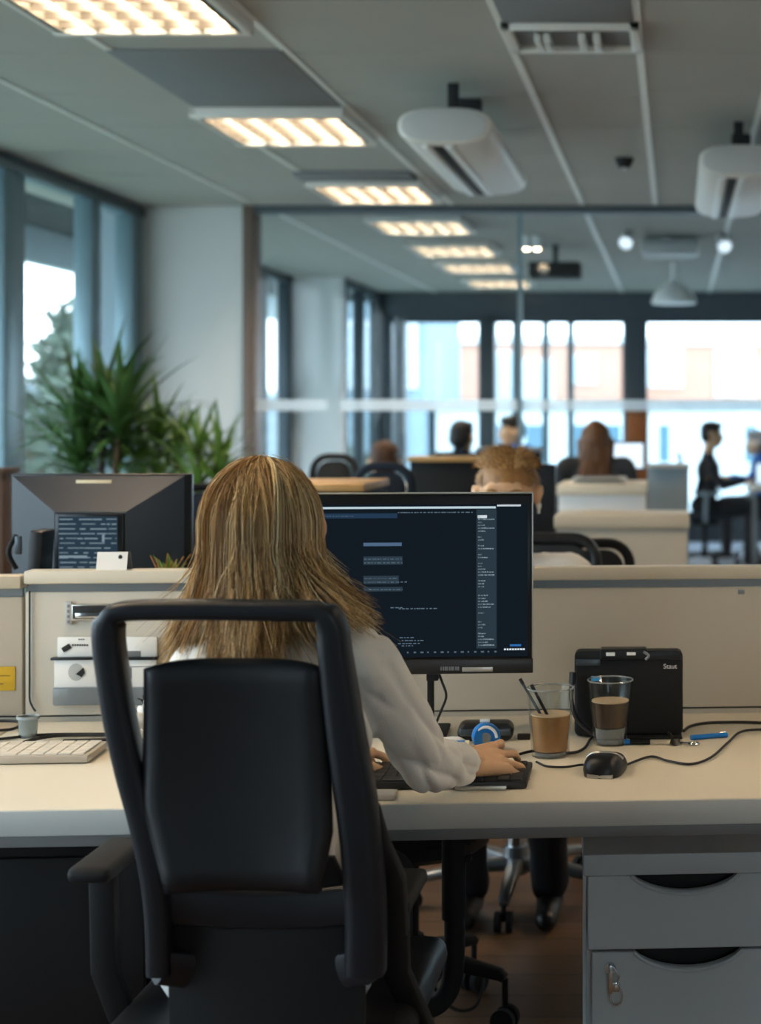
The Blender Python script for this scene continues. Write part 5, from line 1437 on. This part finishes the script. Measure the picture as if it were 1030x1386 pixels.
# dark suited man at the right in the far room
Ym = 14.8; xm = XP(957, Ym)
seated('person in a dark suit sitting in profile facing right, far end of the room', (xm-.02, Ym, 0), -PI/2, M['suit'], M['hairdk'], 'short', lean=.06, voxel=.012, headz=.03)
office_chair('blue grey swivel chair of the man in the dark suit', (xm-.02, Ym, 0), -PI/2, M['navy'], M['bluegrey_fac'], M['blackm'], 1.02)
table('desk in front of the man in the dark suit', xm+.36, xm+1.7, Ym-.55, Ym+.55, M['white_lam'])
r = thing('laptop', 'open laptop with a bright screen on the far right desk', 'laptop', (xm+.60, Ym-.36, .74), .9)
MB().box(-.15, .15, -.10, .10, 0, .016, .004).build('base', M['alu'], r, W=False)
lid = MB().box(-.15, .15, .10, .112, .012, .21, .004).build('lid', M['alu'], r, W=False)
MB().box(-.14, .14, .097, .1005, .025, .20).build('screen', M['scr_white'], lid, W=False)
# person in blue at the very right
seated('person in a bright blue shirt cut by the right edge of the photo', (XP(1040, 15.6), 15.6, 0), PI/2, M['bluetop'], M['hairbr'], 'short', lean=.15, voxel=.012, headz=-.06)
office_chair('grey swivel chair of the person in bright blue', (XP(1040, 15.6), 15.6, 0), PI/2, M['navy'], M['fascia'], M['alu'], .95)
# heads beyond the divider on the left side of the room
def far_person(label, px, Y, top, hair, rz, headz, clabel, style='short', sc=1.0):
    x = XP(px, Y)
    seated(label, (x, Y, 0), rz, top, hair, style, lean=.04, voxel=.012, headz=headz)[0].scale = (sc, sc, sc)
    office_chair(clabel, (x, Y, 0), rz, M['meshf'], M['blackm'], M['alu'], .92)
far_person('person with brown hair, low behind the black cabinet with the oak top', 521, 9.0, M['shirt'], M['hairbr'], .3, -.045, 'dark chair of the low brown-haired person')
far_person('person with black hair and dark clothes beyond the divider glass', 621, 12.4, M['suit'], M['hairdk'], -.4, -.06, 'dark chair of the black-haired person beyond the glass', sc=1.09)
far_person('person in a blue shirt with brown hair, turned sideways beyond the glass', 700, 13.9, M['bluetop'], M['hairdk'], 2.2, -.06, 'dark chair of the person in blue beyond the glass', sc=1.12)
table('long desk beyond the glass between the black-haired person and the one in blue', -2.2, -1.2, 13.0, 13.5, M['white_lam'])
office_chair('empty navy chair in front of the low brown-haired person', (XP(527, 6.25), 6.25, 0), .1, M['navy'], M['navy'], M['alu'], 1.2, .10)
office_chair('empty black chair behind the oak topped cabinet', (XP(436, 7.4), 7.4, 0), PI, M['blackm'], M['blackm'], M['alu'], 1.19, .10)
office_chair('dark chair by the plants, half hidden by the dark monitor', (XP(275, 6.3), 6.3, 0), .4, M['navy'], M['blackm'], M['alu'], 1.12, .12)

# lamps and devices under the far ceiling
r = thing('pendant_lamp', 'white dome pendant lamp on a stem before the far windows', 'pendant lamp', (XP(912, 14), 14, CH))
z0, z1 = ZP(411, 14), ZP(380, 14); c = V(XP(912, 14), 14, 0)
MB().lathe([(.19, z0), (.195, z0+.02), (.17, z0+.09), (.10, z0+.15), (.04, z1-.01), (.03, z1), (.001, z1), (.001, z1-.01), (.03, z1-.02), (.09, z0+.14), (.16, z0+.085), (.185, z0+.02)], c, 28).build('shade', M['lampw'], r)
MB().lathe([(.001, z0+.03), (.05, z0+.035), (.05, z0+.08), (.001, z0+.1)], c, 16).build('bulb', M['spot'], r)
MB().tube([(c.x, 14, z1-.01), (c.x, 14, CH)], .022, 10).build('stem', M['lampw'], r)
def spotlight(px, py, Y, label, tilt):
    c = P(px, py, Y)
    r = thing('spotlight', label, 'spotlight', c, group='spotlights beyond the divider')
    RM = Matrix.Rotation(tilt, 4, 'Y') @ Matrix.Rotation(-.95, 4, 'X')
    MB().lathe([(.03, .10), (.04, .08), (.055, -.06), (.05, -.06), (.05, -.05), (.001, -.05)], n=20, M=RM).build('lamp_can', M['lampw'], r, W=False)
    MB().lathe([(.001, -.052), (.047, -.052), (.047, -.056), (.001, -.056)], n=20, M=RM).build('lens', M['spot'], r, W=False)
    MB().tube([(0, 0, .05), (0, 0, CH-c.z)], .012, 8).build('stem', M['slot'], r, W=False)
spotlight(849, 324, 11.6, 'small white spotlight nearest the mullion of the divider', .3)
spotlight(979, 329, 11.8, 'small white spotlight right of the pendant lamp', -.3)
r = thing('projector', 'dark projector hung under the ceiling beyond the glass', 'projector', (XP(752, 12.6), 12.6, 2.5))
MB().box(-.20, .20, -.14, .14, -.06, .06, .015).build('body', M['slot'], r, W=False)
MB().tube([(-.08, -.145, 0), (-.08, -.10, 0)], .04, 16).build('lens', M['chrome'], r, W=False)
MB().tube([(0, 0, .05), (0, 0, CH-2.5)], .02, 10).build('mount', M['slot'], r, W=False)
r = thing('ceiling_beam', 'flat grey ceiling unit behind the end-on air conditioner, beyond the glass', 'ceiling unit', (XP(905, 12), 12, CH))
MB().box(-.20, .22, -.2, .2, -.14, -.03, .03, M=Matrix()).build('casing', M['fascia'], r, W=False)
MB().box(-.06, .02, -.05, .05, -.04, 0).build('hanger', M['lampw'], r, W=False)
for px, lb in ((713, 'first of the paired warm downlights behind the mullion'), (727, 'second of the paired warm downlights behind the mullion')):
    x = XP(px, 11.9)
    r = thing('downlight', lb, 'downlight', (x, 11.9, CH), group='paired downlights')
    MB().lathe([(.02, -.10), (.035, -.10), (.038, -.001), (.001, -.001), (.001, -.09), (.02, -.09)], n=20).build('can', M['lampw'], r, W=False)
    MB().ell((0, 0, -.092), (.026, .026, .018), 14).build('bulb', M['dl'], r, W=False)

# ------------------------------------------------------------------ light, sky, camera
w = bpy.data.worlds.new('sky'); S.world = w; w.use_nodes = True
bg = w.node_tree.nodes['Background']
tc = w.node_tree.nodes.new('ShaderNodeTexCoord'); sx = w.node_tree.nodes.new('ShaderNodeSeparateXYZ'); cr = w.node_tree.nodes.new('ShaderNodeValToRGB')
w.node_tree.links.new(tc.outputs['Generated'], sx.inputs[0]); w.node_tree.links.new(sx.outputs['Z'], cr.inputs[0]); w.node_tree.links.new(cr.outputs[0], bg.inputs[0])
cr.color_ramp.elements[0].color = (.80, .93, 1.0, 1); cr.color_ramp.elements[1].color = (.62, .80, 1.0, 1)
bg.inputs[1].default_value = 3.2
cam = bpy.data.cameras.new('camera'); co = bpy.data.objects.new('camera', cam); COL.objects.link(co); S.camera = co
co.location = (0, 0, H); co.rotation_euler = (PI/2, 0, 0)
cam.sensor_fit = 'VERTICAL'; cam.sensor_height = 36; cam.sensor_width = 36*1030/1386; cam.lens = 36*F/1386
cam.shift_x = (515-CX)/1386; cam.shift_y = -(693-CY)/1386
cam.dof.use_dof = True; cam.dof.focus_distance = 3.0; cam.dof.aperture_fstop = cam.lens/1000/.0175; cam.dof.aperture_blades = 0
cam.clip_start = .05; cam.clip_end = 300
S.view_settings.view_transform = 'Standard'; S.view_settings.look = 'None'; S.view_settings.gamma = 1; S.view_settings.use_curve_mapping = False
S.view_settings.exposure = 1.05
S.cycles.use_denoising = True
S.cycles.max_bounces = 8; S.cycles.diffuse_bounces = 4; S.cycles.transparent_max_bounces = 16; S.cycles.sample_clamp_indirect = 6
